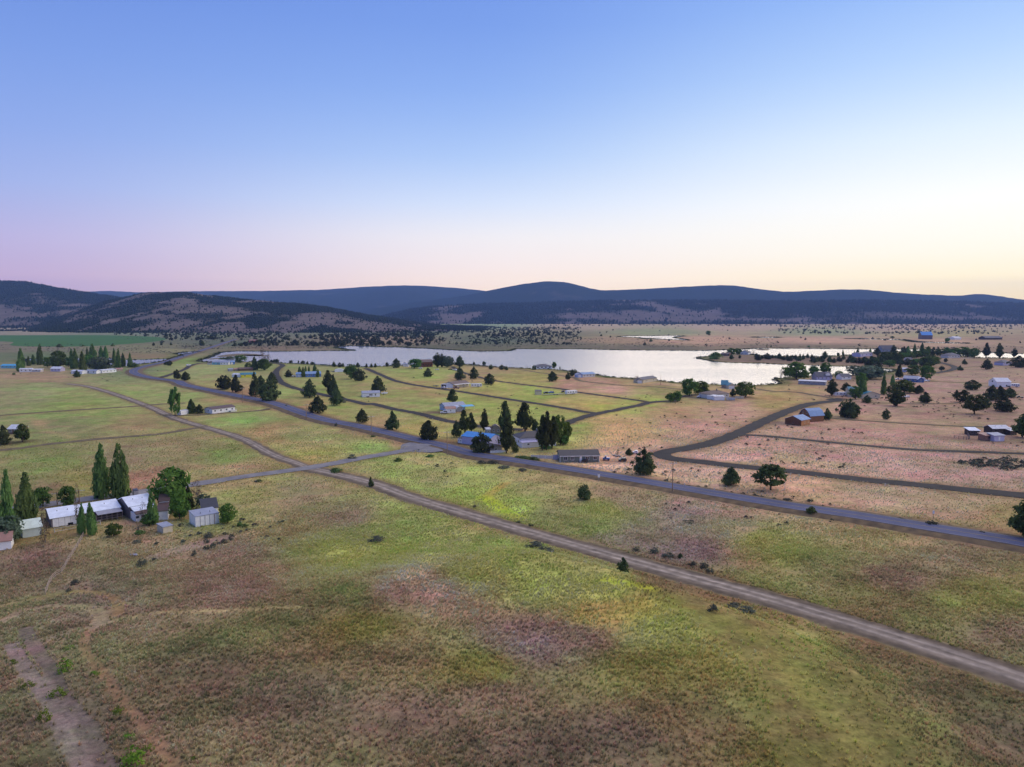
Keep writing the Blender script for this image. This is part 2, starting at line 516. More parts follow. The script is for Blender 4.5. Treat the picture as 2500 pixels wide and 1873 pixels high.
# water outlines
LAKE = spline(line(('b', 180, 1030, 250, 990, 330, 960, 450, 925, 600, 918, 900, 921, 1300, 918, 1600, 913, 1830, 912, 1720, 895, 1640, 872, 1750, 864, 1900, 862),
    ('c', 80, 869, 180, 874, 300, 874, 450, 882, 700, 892, 900, 905, 1250, 920, 1420, 917, 1530, 912, 1600, 893, 1800, 895),
    ('d', 40, 897, 100, 894, 300, 895, 700, 905, 1200, 910, 1600, 912, 1900, 903), ('e', 400, 1272, 800, 1272, 1300, 1275, 2000, 1280),
    ('f', 300, 1118, 700, 1122, 1100, 1130, 1500, 1152, 1800, 1168, 2209, 1182), ('z', 2600, 867, 2900, 873, 2900, 893, 2600, 879),
    ('f', 2209, 1243, 1900, 1240, 1600, 1232, 1400, 1215, 1100, 1165, 900, 1150, 500, 1157, 100, 1178),
    ('e', 1800, 1370, 1500, 1385, 1300, 1396, 1000, 1392, 600, 1388, 300, 1372), ('d', 2050, 940, 1850, 950, 1700, 970, 1560, 992, 1650, 1012, 1800, 1035, 2000, 1045, 2209, 1050),
    ('l', 1300, 163, 1600, 178, 1900, 186, 2209, 200), ('m', 350, 197, 600, 215, 800, 233, 690, 271, 500, 290, 330, 290, 130, 288),
    ('l', 1950, 300, 1850, 305, 1650, 318, 1530, 325, 1520, 350, 1550, 385, 1400, 396, 1250, 402, 1000, 398, 780, 389),
    ('d', 1650, 1273, 1400, 1258, 1150, 1236, 870, 1213, 550, 1188, 450, 1170, 200, 1140, 0, 1113),
    ('c', 1800, 1108, 1500, 1093, 1300, 1082, 1100, 1064, 900, 1050, 700, 1060, 450, 1070, 250, 1076, 0, 1086),
    ('b', 1700, 1081, 1400, 1061, 930, 1040, 700, 1031, 400, 1036)), 10, True)
PONDS = [
    ('pond', spline(line(('a', 1160, 1075, 1160, 1018, 1500, 1010, 1800, 1000, 1960, 957, 1900, 946, 2100, 920, 2140, 926, 2000, 950, 1850, 995, 1700, 1035, 1500, 1058, 1350, 1078)), 8, True),
     'white still pond beside the highway bend'),
    ('pond', spline(line(('a', 330, 1000, 700, 997, 1130, 992, 1150, 1050, 800, 1040, 560, 1050)), 10, True), 'strip of pale water behind the poplar settlement'),
    ('pond', spline(line(('d', 700, 758, 1000, 753, 1390, 751, 1300, 770, 1430, 800, 1300, 795, 1200, 791, 1000, 783, 940, 774)), 20, True), 'bright shallow pond on the far plain'),
    ('pond', spline(line(('e', 230, 1095, 420, 1093, 610, 1094, 560, 1106, 400, 1106)), 20, True), 'thin slip of water on the pink plain'),
    ('pond', spline(line(('e', 1650, 1120, 1950, 1117), ('f', 0, 977, 200, 980, 460, 984, 850, 1020, 1450, 1038, 1440, 1045, 950, 1035, 820, 1030, 460, 993, 0, 984), ('e', 1900, 1124)), 20, True),
     'long thin channel of water before the far blue barn'),
]
PIVOT = spline(line(('z', -300, 817), ('a', 0, 745, 1000, 744, 1500, 754, 1720, 768, 1790, 783, 1700, 809, 1300, 845, 900, 865, 560, 868, 200, 862, 0, 812), ('z', -150, 835)), 12, True)
MUD = [spline(line(r), 8, True) for r in (
    ('b', 480, 952, 620, 944, 840, 958, 820, 970, 600, 972, 380, 980), ('b', 650, 958, 900, 962, 880, 972, 700, 970),
    ('b', 250, 998, 420, 992, 380, 1002, 280, 1006), ('d', 960, 772, 1180, 776, 1100, 781, 960, 778))]

# ------------------------------------------------------------------ ground sheet, coloured by what grows on it
ANCH = '''150 1750 95 90 70,100 1600 107 103 78,60 1450 112 104 80,250 1450 116 104 90,130 1280 124 117 76,60 1380 112 95 82,330 1300 132 110 88,480 1250 131 127 86
600 1350 128 106 90,560 1440 120 99 84,700 1300 131 120 78,620 1200 136 127 76,750 1200 131 117 88,850 1260 131 108 90,950 1290 127 132 58,830 1350 140 146 48,950 1345 137 141 52
1000 1410 166 128 110,960 1440 142 112 98,1040 1440 146 112 99,850 1450 106 107 58,700 1500 106 100 68,880 1530 112 108 50,500 1600 97 92 68,700 1700 97 88 72,950 1600 117 102 74,1000 1750 108 92 78
1200 1700 112 95 78,1250 1550 117 98 90,1290 1570 124 108 108,1400 1550 117 98 88,1150 1630 121 116 55,1600 1630 116 112 55,1450 1500 150 127 64,1550 1480 150 131 62,1300 1420 136 140 55,1450 1440 154 156 60
1250 1370 130 136 54,1150 1400 136 131 68,1650 1530 146 146 58,1750 1600 131 122 58,1850 1600 140 141 58,1950 1700 122 121 50,2000 1820 116 112 50,1700 1750 112 98 68,1500 1800 102 88 75,1300 1820 98 84 72
2150 1600 102 92 64,2300 1700 97 86 66,2450 1800 92 82 66,1700 1450 117 98 68,1600 1420 107 88 68,1850 1500 121 112 64,1000 1180 150 155 68,1150 1200 150 160 54,1250 1240 150 165 46,1050 1170 136 131 82
1350 1200 131 127 78,1300 1250 112 112 64,1450 1250 127 136 54,1500 1220 136 113 93,1650 1260 127 111 104,1550 1310 122 108 95,1650 1340 117 101 98,1400 1290 121 126 64,1800 1280 131 114 93,1850 1320 126 121 60
1900 1350 126 129 55,2000 1380 117 114 64,2150 1300 131 114 78,2200 1400 117 98 83,2350 1350 121 103 83,2100 1450 112 107 64,2400 1450 117 110 60,2300 1530 107 102 64,2450 1550 112 98 78
1600 1120 195 143 128,1750 1140 186 143 128,1900 1170 190 143 119,2100 1190 166 133 113,2300 1230 151 124 98,2450 1260 141 117 78,1950 1210 166 127 103,1500 1135 195 147 123
1700 1050 181 132 118,1500 1050 190 146 98,1450 1000 165 160 64,1550 980 165 165 64,1650 1000 180 141 103,1800 1000 185 142 123,1900 980 160 141 83,1750 960 165 136 98,1650 960 150 141 83,1800 1070 185 137 123
2000 1060 170 127 118,2100 1100 175 132 121,2300 1100 165 127 115,2200 1140 175 137 123,2400 1150 160 127 113,2100 1020 170 132 118,2300 1000 155 127 108,2400 1000 150 120 108,2200 970 165 130 121,2100 980 170 132 121
2300 930 170 134 121,2450 930 165 132 118,2400 900 150 124 113,2300 890 141 120 103,1000 1000 150 150 74,1150 980 155 155 64,1050 950 155 141 83,1200 940 155 150 74,1300 960 150 160 54,1400 930 175 132 113,1500 945 185 137 123
1250 1000 150 155 60,1400 990 165 150 83,1350 1030 150 150 64,1150 920 165 136 98,1050 910 150 155 68,1300 920 150 141 74,1200 890 160 132 98,1550 930 160 132 88,1650 925 150 127 93,850 1000 150 146 74,780 960 141 146 64
700 950 145 150 74,650 900 141 141 78,1000 1050 165 155 74,900 1040 170 132 93,780 990 165 127 88,600 960 160 122 93,560 900 141 141 83,520 960 150 136 88,950 1075 160 122 93
100 950 141 141 88,300 960 141 146 78,450 960 141 146 78,200 990 136 141 68,150 1040 131 129 78,350 1030 136 127 83,100 1130 126 126 68,300 1130 129 117 88,450 1100 126 121 78,200 1180 126 121 64
550 1120 121 121 64,650 1060 146 132 78,750 1070 150 146 78,880 1090 131 150 64,750 1110 141 136 64,600 1020 136 150 74,350 1175 150 106 88,80 1200 121 112 73,100 920 155 127 103,300 905 116 125 83,600 1150 150 127 88
100 870 121 126 88,250 880 117 108 88,50 850 141 127 108,420 855 150 141 103,350 870 150 127 98,480 850 126 117 98,430 880 131 146 64,50 808 165 147 133,300 810 141 137 113,520 900 150 150 88
600 870 150 132 113,550 840 117 117 93,650 850 150 122 103,500 800 112 117 98,800 800 117 120 95,1000 810 117 120 91,1200 830 112 114 91,1100 850 112 107 88,960 830 165 132 113,1350 820 136 127 98
1200 790 140 150 113,1050 785 145 155 118,1500 830 165 132 108,1700 830 185 142 123,2000 830 185 142 128,1600 812 141 141 103,2000 812 141 141 108,1400 797 175 147 128,1800 800 170 142 128,2200 800 165 142 128,2300 815 150 141 103
2300 835 180 142 123,2450 830 150 127 108,1400 845 117 110 93,1600 850 107 102 88,1900 850 121 107 93,2000 850 117 107 91,2400 855 141 117 103,1900 880 120 98 90,2100 870 122 104 92,2100 905 130 110 95'''
ANCH = np.array([[float(t) for t in s.split()] for s in ANCH.replace('\n', ',').split(',')])
ANCH_C = lin(ANCH[:, 2:])
ANCH_C = ANCH_C * .79 + .21 * (ANCH_C @ np.array([.25, .60, .15]))[:, None] * np.array([1.02, .97, .95])
ANCH_C = ANCH_C * np.array([.90, .89, 1.0])
k_ = (ANCH_C[:, 1] / ANCH_C[:, 0])[:, None]
ANCH_C = ANCH_C * np.where(k_ > .93, (.91, 1.0, 1.06), np.where(k_ < .72, (.96, 1.02, 1.0), (1, 1, 1)))     # fresher green leaf, more muted straw
ANCH_C[:, 2] = np.maximum(ANCH_C[:, 2], .30 * ANCH_C[:, 1])     # dusty, late-season tones


def ground_colour(x, y):
    """base colour of the plants and soil at ground points"""
    x = np.asarray(x, float); y = np.asarray(y, float)
    yy = np.maximum(y, 80.0)
    X, Y = project(x, yy, hgt(x, yy))
    wob = 26 * (1 - smooth(400, 1200, yy))
    X = X + 5 * wob * (fbm(x, y, 40, 3, 3) - .5)
    Y = Y + wob * (fbm(x, y, 30, 3, 5) - .5)
    out = np.empty((len(x), 3))
    for s in range(0, len(x), 20000):
        e = slice(s, s + 20000)
        kx = 2.4 + 9.6 * (1 - smooth(835, 960, Y[e]))[:, None]
        d2 = ((X[e, None] - ANCH[None, :, 0]) / kx) ** 2 + (Y[e, None] - ANCH[None, :, 1]) ** 2
        w = 1.0 / (d2 + 2.0 + 7.0 * smooth(835, 960, Y[e])[:, None]) ** 1.7
        out[e] = (w @ ANCH_C) / w.sum(1)[:, None]
    out /= LIGHT
    r = np.hypot(x, y)
    n1 = fbm(x, y * .8, 22, 4, 21) - .5
    n2 = fbm(x, y, 7, 3, 31) - .5
    n3 = fbm(x, y, 70, 3, 41) - .5
    fade = 1 - .55 * smooth(300, 1200, r)
    n4 = smooth(.50, .60, fbm(x * .8, y, 9, 4, 51)) - smooth(.50, .60, fbm(x, y * .8, 13, 4, 57))
    g = np.clip((n1 * 2.2 + n3 * 1.2 + n4 * .75) * fade, -1, 1)
    red = np.clip(-g, 0, 1); grn = np.clip(g, 0, 1) * (1 - .8 * np.clip((out[:, 0] / out[:, 1] - 1.10) / .25, 0, 1))
    out[:, 0] *= 1 + .09 * red - .10 * grn
    out[:, 1] *= 1 - .04 * red + .07 * grn
    out[:, 2] *= 1 + .08 * red - .12 * grn
    far = smooth(850, 1250, r) * (1 - smooth(3500, 5000, r)) * (1 - .9 * smooth(1300, 1620, X))
    out *= 1 - far[:, None] * np.array([.36, .29, .26])      # darker sage cover beyond the lake
    v = 1 + (n2 * .60 + n1 * .22) * fade
    return np.clip(out * np.clip(v, .55, 1.5)[:, None], .01, .7)


TRAILS = [  # worn lines and colour bands on the meadow: line, half width, colour, strength
    (line(('o', 130, 410, 200, 530, 280, 650, 340, 790, 470, 950, 580, 1180)), 1.0, (104, 93, 98), .95),
    (line(('o', 60, 500, 150, 650, 270, 800, 310, 900, 450, 1180)), 1.0, (122, 110, 116), .95),
    (line(('o', 640, 330, 540, 385, 465, 440, 455, 500, 540, 630, 640, 770, 760, 910, 860, 1030, 970, 1180)), .7, (128, 104, 90), .8),
    (line(('o', 560, 390, 680, 350, 900, 318, 1200, 312, 1600, 290)), .7, (150, 135, 110), .75),
    (line(('o', 0, 380, 120, 310, 300, 285, 450, 287, 550, 335, 540, 385)), 1.2, (138, 122, 112), .9),
    (line(('o', 0, 290, 200, 245, 400, 208, 530, 215, 640, 265, 640, 330)), 1.0, (132, 108, 90), .85),
    (line(('o', 250, 470, 400, 420, 540, 385)), 1.8, (130, 119, 112), .6),
    (line(('k', 640, 1140, 700, 1200, 800, 1290, 920, 1385)), 1.4, (120, 96, 84), .5),
    (line(('i', 0, 1290, 600, 1240, 1200, 1230, 1700, 1170)), 1.4, (138, 122, 110), .45),
    (line(('i', 700, 1440, 1000, 1340, 1300, 1270, 1650, 1180)), 2.2, (124, 112, 118), .7),
    (line(('p', 1060, 260, 1250, 300, 1500, 350)), 4.5, (124, 110, 122), .55),
    (line(('p', 1290, 520, 1500, 620, 1800, 740, 2050, 950, 2212, 1180)), 1.6, (135, 140, 64), .5),
    (line(('p', 1400, 530, 1650, 625, 1880, 760, 2110, 930, 2290, 1150, 2330, 1400)), 7.5, (98, 90, 64), .75),  # broad darker olive-brown band right of the mound crest
    (line(('p', 1080, 480, 1290, 520)), 1.5, (150, 165, 50), .6),
    (line(('q', 1860, 350, 2000, 255)), 1.4, (170, 130, 80), .5),
    (line(('q', 1850, 360, 1950, 440, 2120, 530)), 2.2, (150, 170, 40), .6),
    (line(('l', 1420, 820, 1520, 805, 1640, 800)), 3.5, (118, 106, 112), .8),
    (line(('l', 520, 520, 700, 540, 1000, 560)), 5, (96, 88, 92), .8),
    (line(('j', 1420, 590, 1600, 600, 1750, 590)), 4.5, (98, 84, 80), .8),
    (line(('j', 1450, 265, 1700, 265, 1900, 255)), 4.5, (150, 130, 118), .7),
    (line(('k', 1830, 780, 2150, 770)), 4.0, (140, 112, 104), .8), (line(('k', 200, 560, 700, 620)), 6.0, (104, 82, 70), .8),
    (line(('d', 880, 1262, 1150, 1255, 1390, 1290)), 6.0, (186, 158, 138), .7), (line(('d', 1650, 1320, 2000, 1325)), 7.0, (170, 146, 122), .7),
    (line(('g', 0, 480, 120, 490, 250, 470)), 4.0, (74, 62, 56), .85), (line(('h', 250, 1420, 700, 1350, 1200, 1290)), 4.0, (110, 88, 68), .7),
    (line(('i', 800, 850, 1200, 880)), 4.0, (104, 84, 66), .7), (line(('m', 1500, 980, 1900, 1000, 2209, 1000)), 7.0, (120, 104, 96), .7),
    (line(('g', 0, 290, 150, 290, 250, 270, 420, 380, 660, 435)), 2.0, (150, 132, 108), .5),
]


def ground_paint(x, y):
    c = ground_colour(x, y)
    c = c * (1 + .30 * (1 - smooth(250, 450, np.hypot(x, y))))[:, None]     # near ground colour lightened to make up for shade under the tufts
    jit = .55 + .9 * fbm(x, y, 6, 3, 77)

    def blend(d, half, col, strength, soft=.8):
        w = strength * (1 - smooth(half * .55, half * (1.25 + soft), d)) * np.clip(jit, .2, 1.2)
        w = np.clip(w, 0, 1)[:, None]
        return c * (1 - w) + lin(col) / LIGHT * w
    for ln, half, col, st in TRAILS:
        d = seg_dist(x, y, spline(ln, 4) if len(ln) > 2 else ln)
        c = blend(d, half, col, st)
    for nm, ln, wd, m_, z_, lb in ROADS:                      # worn verges
        d = seg_dist(x, y, ln)
        c = blend(d, wd * .5 + (2.2 if wd > 6.5 else .9), (112, 92, 78) if m_ != 'track' else (132, 116, 92), .75, .5)
    d = seg_dist(x, y, HIGHWAY)
    c = blend(d, 7.5, (96, 80, 72), .8, .6)
    for s in [LAKE] + [p[1] for p in PONDS]:                      # green-brown reedy shore
        d = seg_dist(x, y, s + [s[0]])
        c = blend(d, 9, (88, 92, 62), .8, .8)
    return c


def build_ground():
    azf = np.linspace(R(-46), R(46), 470)
    azr = np.linspace(R(46), R(314), 60)[1:-1]
    az = np.concatenate([azf, azr])
    rr = np.concatenate([[0.5, 20, 40, 55], np.geomspace(66, 14000, 400)])
    AZ, RR = np.meshgrid(az, rr)
    x, y = (RR * np.sin(AZ)).ravel(), (RR * np.cos(AZ)).ravel()
    z = hgt(x, y)
    V = np.c_[x, y, z]
    Fq = grid_faces(len(rr), len(az), True)
    m = bpy.data.materials.new('meadow_ground')
    m.use_nodes = True
    t = m.node_tree; n, l = t.nodes.new, t.links.new
    p = t.nodes['Principled BSDF']
    p.inputs['Roughness'].default_value = 1; p.inputs['Specular IOR Level'].default_value = .05
    at = n('ShaderNodeAttribute'); at.attribute_name = 'tint'
    co = n('ShaderNodeTexCoord')
    last = at.outputs['Color']
    hs = []
    for s, lo, hi in ((1.1, .62, 1.38), (.22, .78, 1.24), (.035, .86, 1.16)):
        no = n('ShaderNodeTexNoise'); no.inputs['Scale'].default_value = s; no.inputs['Detail'].default_value = 4
        no.inputs['Roughness'].default_value = .65
        l(co.outputs['Object'], no.inputs['Vector'])
        mr = n('ShaderNodeMapRange'); mr.inputs['From Min'].default_value = .28; mr.inputs['From Max'].default_value = .72
        mr.inputs['To Min'].default_value = lo; mr.inputs['To Max'].default_value = hi
        l(no.outputs['Fac'], mr.inputs['Value'])
        mu = n('ShaderNodeMix'); mu.data_type = 'RGBA'; mu.blend_type = 'MULTIPLY'; mu.inputs[0].default_value = 1
        l(last, mu.inputs[6]); l(mr.outputs[0], mu.inputs[7]); last = mu.outputs[2]
        hs.append(no)
    for sx, sy, det, stops in ((.030, .045, 9, ((.36, (1.09, .94, 1.02)), (.47, (1.0, 1.0, 1.0)), (.53, (1.0, 1.0, .97)), (.66, (.86, 1.06, .80)))),
                               (.10, .16, 6, ((.34, (1.10, .95, 1.02)), (.5, (1.0, 1.0, 1.0)), (.66, (.93, 1.03, .88)))),
                               (.006, .006, 8, ((.38, (.90, .90, .96)), (.62, (1.08, 1.06, 1.02))))):
        mp = n('ShaderNodeMapping'); mp.inputs['Scale'].default_value = (sx, sy, .05)
        l(co.outputs['Object'], mp.inputs[0])
        no = n('ShaderNodeTexNoise'); no.inputs['Scale'].default_value = 1; no.inputs['Detail'].default_value = det; no.inputs['Roughness'].default_value = .68
        l(mp.outputs[0], no.inputs['Vector'])
        cr = n('ShaderNodeValToRGB'); e = cr.color_ramp.elements
        for i, (q, c) in enumerate(stops):
            x_ = e[i] if i < 2 else e.new(q)
            x_.position = q; x_.color = (*c, 1)
        l(no.outputs['Fac'], cr.inputs[0])
        mu = n('ShaderNodeMix'); mu.data_type = 'RGBA'; mu.blend_type = 'MULTIPLY'; mu.inputs[0].default_value = 1
        l(last, mu.inputs[6]); l(cr.outputs[0], mu.inputs[7]); last = mu.outputs[2]
    mp = n('ShaderNodeMapping'); mp.inputs['Scale'].default_value = (.22, .40, 1); l(co.outputs['Object'], mp.inputs[0])
    no = n('ShaderNodeTexNoise'); no.inputs['Scale'].default_value = 1; no.inputs['Detail'].default_value = 3; l(mp.outputs[0], no.inputs['Vector'])
    mr = n('ShaderNodeMapRange'); mr.inputs['From Min'].default_value = .62; mr.inputs['From Max'].default_value = .72
    mr.inputs['To Min'].default_value = 1; mr.inputs['To Max'].default_value = .68
    l(no.outputs['Fac'], mr.inputs['Value'])
    mu = n('ShaderNodeMix'); mu.data_type = 'RGBA'; mu.blend_type = 'MULTIPLY'; mu.inputs[0].default_value = 1
    l(last, mu.inputs[6]); l(mr.outputs[0], mu.inputs[7]); last = mu.outputs[2]
    l(last, p.inputs['Base Color'])
    bu = n('ShaderNodeBump'); bu.inputs['Strength'].default_value = .5; bu.inputs['Distance'].default_value = .35
    l(hs[0].outputs['Fac'], bu.inputs['Height']); l(bu.outputs[0], p.inputs['Normal'])
    o = link('ground', np_mesh('ground', V, Fq, m, ground_paint(x, y)))
    tag(o, 'grassy valley floor of green, straw and pink meadow', kind='structure')


build_ground()


# ------------------------------------------------------------------ road sheets
def strip(name, ln, w, m, z, label, step=3.0, prof=None, jitter=.25, kind='structure', cat=None):
    P = spline(ln, step)
    V, Fc = [], []
    prof = prof or [(-.5 * w, 0), (-.25 * w, .015), (0, .02), (.25 * w, .015), (.5 * w, 0)]
    k = len(prof)
    for i, p in enumerate(P):
        t = (P[min(i + 1, len(P) - 1)] - P[max(i - 1, 0)]); t.z = 0; t.normalize()
        nx, ny = -t.y, t.x
        for q, (o, h) in enumerate(prof):
            oo = o + (random.uniform(-jitter, jitter) if q in (0, k - 1) else 0)
            X, Y = p.x + nx * oo, p.y + ny * oo
            V.append((X, Y, float(hgt(X, Y)) + z + h))
    V = np.array(V)
    if z < .5 and name != 'embankment':                     # side roads climb the bank where they meet the highway
        V[:, 2] += .64 * (1 - smooth(5.5, 17, seg_dist(V[:, 0], V[:, 1], HIGHWAY)))
    o = link(name, np_mesh(name, V, grid_faces(len(P), k), m))
    return tag(o, label, cat, kind=kind)


W = 8.0
strip('embankment', HIGHWAY, W, M['embank'], 0, 'dark gravel embankment carrying the highway', 4,
      [(-W / 2 - 5, -.15), (-W / 2 - 1.3, .62), (0, .66), (W / 2 + 1.3, .62), (W / 2 + 4, -.15)], .6)
strip('road', HIGHWAY, W, M['asphalt'], .70, 'blue grey paved highway sweeping from lower edge to the lake', 3, None, .08)
M['line_paint'] = mat('line_paint', (.30, .29, .26), .8, .2, .5)
for off in (-W / 2 + .5, W / 2 - .5):
    strip('road_marking', HIGHWAY, .16, M['line_paint'], .735, 'thin pale edge line along the highway', 3, [(off - .09, 0), (off + .09, 0)], 0)
M['line_yellow'] = mat('line_yellow', (.45, .32, .05), .8, .2, .5)
strip('road_marking', HIGHWAY, .16, M['line_yellow'], .74, 'thin yellow centre line along the highway', 3, [(-.07, 0), (.07, 0)], 0)
jn = [G('j', x, y) for x, y in ((1000, 1030), (1100, 1012), (1400, 1075), (1560, 1130), (1400, 1140), (1200, 1125), (1040, 1122), (900, 1150), (880, 1118), (985, 1085))]


def sheet(name, poly, z, m, label, kind='structure', jitter=0.0):
    me = bpy.data.meshes.new(name)
    vs = [Vector((p.x + random.uniform(-jitter, jitter), p.y + random.uniform(-jitter, jitter), z)) for p in poly]
    if name == 'road_junction':
        vs = [Vector((v.x, v.y, .10 + .635 * (1 - float(smooth(5.5, 17, seg_dist(np.array([v.x]), np.array([v.y]), HIGHWAY))[0])))) for v in vs]
    tri = tessellate_polygon([vs])
    me.from_pydata([tuple(v) for v in vs], [], [tuple(t) for t in tri])
    me.materials.append(m)
    bm = bmesh.new(); bm.from_mesh(me); bmesh.ops.recalc_face_normals(bm, faces=bm.faces)
    if sum(f.normal.z for f in bm.faces) < 0:
        bmesh.ops.reverse_faces(bm, faces=bm.faces)
    bm.to_mesh(me); bm.free()
    return tag(link(name, me), label, kind=kind)


for nm, ln, wd, mk, z, lb in ROADS:
    if nm == 'dirt_road':
        # shoulders darker soil, two pale wheel bands down the middle
        m = mat('dirt_road_surface', (1, 1, 1), .98, 0)
        t = m.node_tree; n, l = t.nodes.new, t.links.new
        at = n('ShaderNodeAttribute'); at.attribute_name = 'tint'
        no = n('ShaderNodeTexNoise'); no.inputs['Scale'].default_value = .5; no.inputs['Detail'].default_value = 6
        co = n('ShaderNodeTexCoord'); l(co.outputs['Object'], no.inputs['Vector'])
        mr = n('ShaderNodeMapRange'); mr.inputs['From Min'].default_value = .25; mr.inputs['From Max'].default_value = .75; mr.inputs['To Min'].default_value = .6; mr.inputs['To Max'].default_value = 1.4
        l(no.outputs['Fac'], mr.inputs['Value'])
        mu = n('ShaderNodeMix'); mu.data_type = 'RGBA'; mu.blend_type = 'MULTIPLY'; mu.inputs[0].default_value = 1
        l(at.outputs['Color'], mu.inputs[6]); l(mr.outputs[0], mu.inputs[7]); l(mu.outputs[2], t.nodes['Principled BSDF'].inputs['Base Color'])
        k_w = wd / 10.6
        offs = [-5.6, -4.4, -3.4, -2.5, -1.7, -.9, 0, .9, 1.7, 2.5, 3.4, 4.4, 5.6]
        offs = [q * k_w for q in offs]
        cols = [(104, 94, 78), (88, 77, 74), (92, 82, 82), (116, 107, 112), (134, 124, 132), (104, 95, 98), (112, 103, 108), (136, 126, 134), (106, 97, 100), (100, 90, 92), (84, 75, 74), (82, 72, 70), (104, 94, 78)]
        o = strip(nm, ln, wd, m, z, lb, 3, [(q, .02 if abs(q) < 5 * k_w else -.05) for q in offs], .8)
        npt = len(o.data.vertices) // len(offs)
        base = np.tile(lin(cols) / LIGHT, (npt, 1)) * (1 + .22 * RNG.standard_normal((npt * len(offs), 1)) * .6)
        at = o.data.color_attributes.new('tint', 'FLOAT_COLOR', 'POINT')
        at.data.foreach_set('color', np.c_[np.clip(base, .02, .6), np.ones(len(base))].astype(np.float32).ravel())
    else:
        strip(nm, ln, wd, M[mk], z + .06, lb, 3, None, .45 if mk != 'track' else .7)
sheet('road_junction', spline(jn, 3, True), .72, M['gravelroad'], 'pale gravel apron where the side road meets the highway', jitter=.3)

# ------------------------------------------------------------------ water, field
wm = bpy.data.materials.new('lake_water'); wm.use_nodes = True
t = wm.node_tree; n, l = t.nodes.new, t.links.new
p = t.nodes['Principled BSDF']
p.inputs['Base Color'].default_value = (.10, .12, .17, 1); p.inputs['Roughness'].default_value = .16
p.inputs['IOR'].default_value = 1.6; p.inputs['Specular IOR Level'].default_value = .7
co = n('ShaderNodeTexCoord'); mp = n('ShaderNodeMapping'); mp.inputs['Scale'].default_value = (.25, .9, 1)
l(co.outputs['Object'], mp.inputs[0])
no = n('ShaderNodeTexNoise'); no.inputs['Scale'].default_value = .5; no.inputs['Detail'].default_value = 3
l(mp.outputs[0], no.inputs['Vector'])
mp2 = n('ShaderNodeMapping'); mp2.inputs['Scale'].default_value = (.0022, .011, 1); l(co.outputs['Object'], mp2.inputs[0])
no2 = n('ShaderNodeTexNoise'); no2.inputs['Scale'].default_value = 1; no2.inputs['Detail'].default_value = 4
l(mp2.outputs[0], no2.inputs['Vector'])
mr = n('ShaderNodeMapRange'); mr.inputs['From Min'].default_value = .4; mr.inputs['From Max'].default_value = .62
mr.inputs['To Min'].default_value = .22; mr.inputs['To Max'].default_value = .60
l(no2.outputs['Fac'], mr.inputs['Value'])
bu = n('ShaderNodeBump'); bu.inputs['Distance'].default_value = .4
l(no.outputs['Fac'], bu.inputs['Height']); l(mr.outputs[0], bu.inputs['Strength']); l(bu.outputs[0], p.inputs['Normal'])
sheet('lake', LAKE, .10, wm, 'pale lavender lake across the valley floor')
for nm, po, lb in PONDS:
    sheet(nm, po, .09, wm, lb)
for po in MUD:
    sheet('mudflat', po, .16, M['track'], 'dark mud bar in the shallow end of the lake', jitter=1.5)
M['alfalfa'] = mat('alfalfa', (.035, .125, .010), .95, .16, .02)
sheet('green_field', PIVOT, .08, M['alfalfa'], 'vivid dark green irrigated crop circle below the left hill')


# ------------------------------------------------------------------ hills (terrain with real depth)
def hill(name, prof, Yc, Yb, Yback, label, forest, openc, thr, seed, xr=(-1900, 4400), ncol=520, nrow=46, bumps=0.0, patches=(), ns=(520, 130)):
    """prof: skyline sightings (photo px); crest stands at distance Yc, foot at Yb, falls away behind to Yback"""
    pr = np.array(sorted(prof), float)
    X = np.linspace(xr[0], xr[1], ncol)
    cy = np.interp(X, pr[:, 0], pr[:, 1])
    ks = np.ones(5) / 5
    cy = np.convolve(np.pad(cy, 2, mode='edge'), ks, mode='valid')
    rows = np.concatenate([np.linspace(0, 1, nrow), np.linspace(1, 2, 9)[1:]])
    TT, XX = np.meshgrid(rows, X, indexing='ij')
    Y = np.where(TT <= 1, Yb + (Yc - Yb) * TT, Yc + (Yback - Yc) * (TT - 1))
    tx = (XX - 1250) / F * CP
    xw = tx * Y
    d = (936.5 - cy) / F
    zc = H + (-SP + d * CP) / (CP + d * SP) * Yc
    s = np.where(TT <= 1, smooth(0, 1, TT ** .9) * .55 + .45 * TT ** 1.2, 1 - .8 * smooth(0, 1, TT - 1))
    zz = -3 + (zc[None, :] + 3) * s
    nz = (fbm(xw, Y * .5, 900, 5, seed) - .5)
    zz = zz + nz * .30 * np.maximum(zc[None, :], 20) * (np.sin(np.clip(TT, 0, 1) * math.pi)) ** .8
    if bumps:
        zz = zz + bumps * (fbm(xw, Y, 60, 3, seed + 3) - .5) * np.clip(TT * 4, 0, 1)
    zz = np.maximum(zz, -3)
    x, y, z = xw.ravel(), Y.ravel(), zz.ravel()
    c1 = fbm(x, y * .6, ns[0], 5, seed + 9)
    c2 = fbm(x, y * .45, ns[1], 4, seed + 11)
    tt = TT.ravel()
    k = smooth(thr - .035, thr + .05, c1 * .62 + c2 * .38 + .10 * (tt - .45))
    for (qx, qt, rx, rt, st) in patches:
        k = k - st * np.exp(-((XX.ravel() - qx) / rx) ** 2 - ((tt - qt) / rt) ** 2)
    k = np.clip(k, 0, 1)[:, None]
    col = np.array(openc)[None, :] * (1 - k) + np.array(forest)[None, :] * k
    col = col * (.8 + .4 * fbm(x, y, 60, 3, seed + 5))[:, None]
    m = mat(name + '_cover', (1, 1, 1), 1, .28, .035, attr='tint', spec=0)
    o = link(name, np_mesh(name, np.c_[x, y, z], grid_faces(len(rows), ncol), m, col))
    tag(o, label, kind='structure')
    return xw, Y, zz, k.reshape(XX.shape), XX, TT


def wp(s):
    a = [float(q) for q in s.split()]
    return [(a[i] * 1.1302, a[i + 1] * 1.1302) for i in range(0, len(a), 2)]


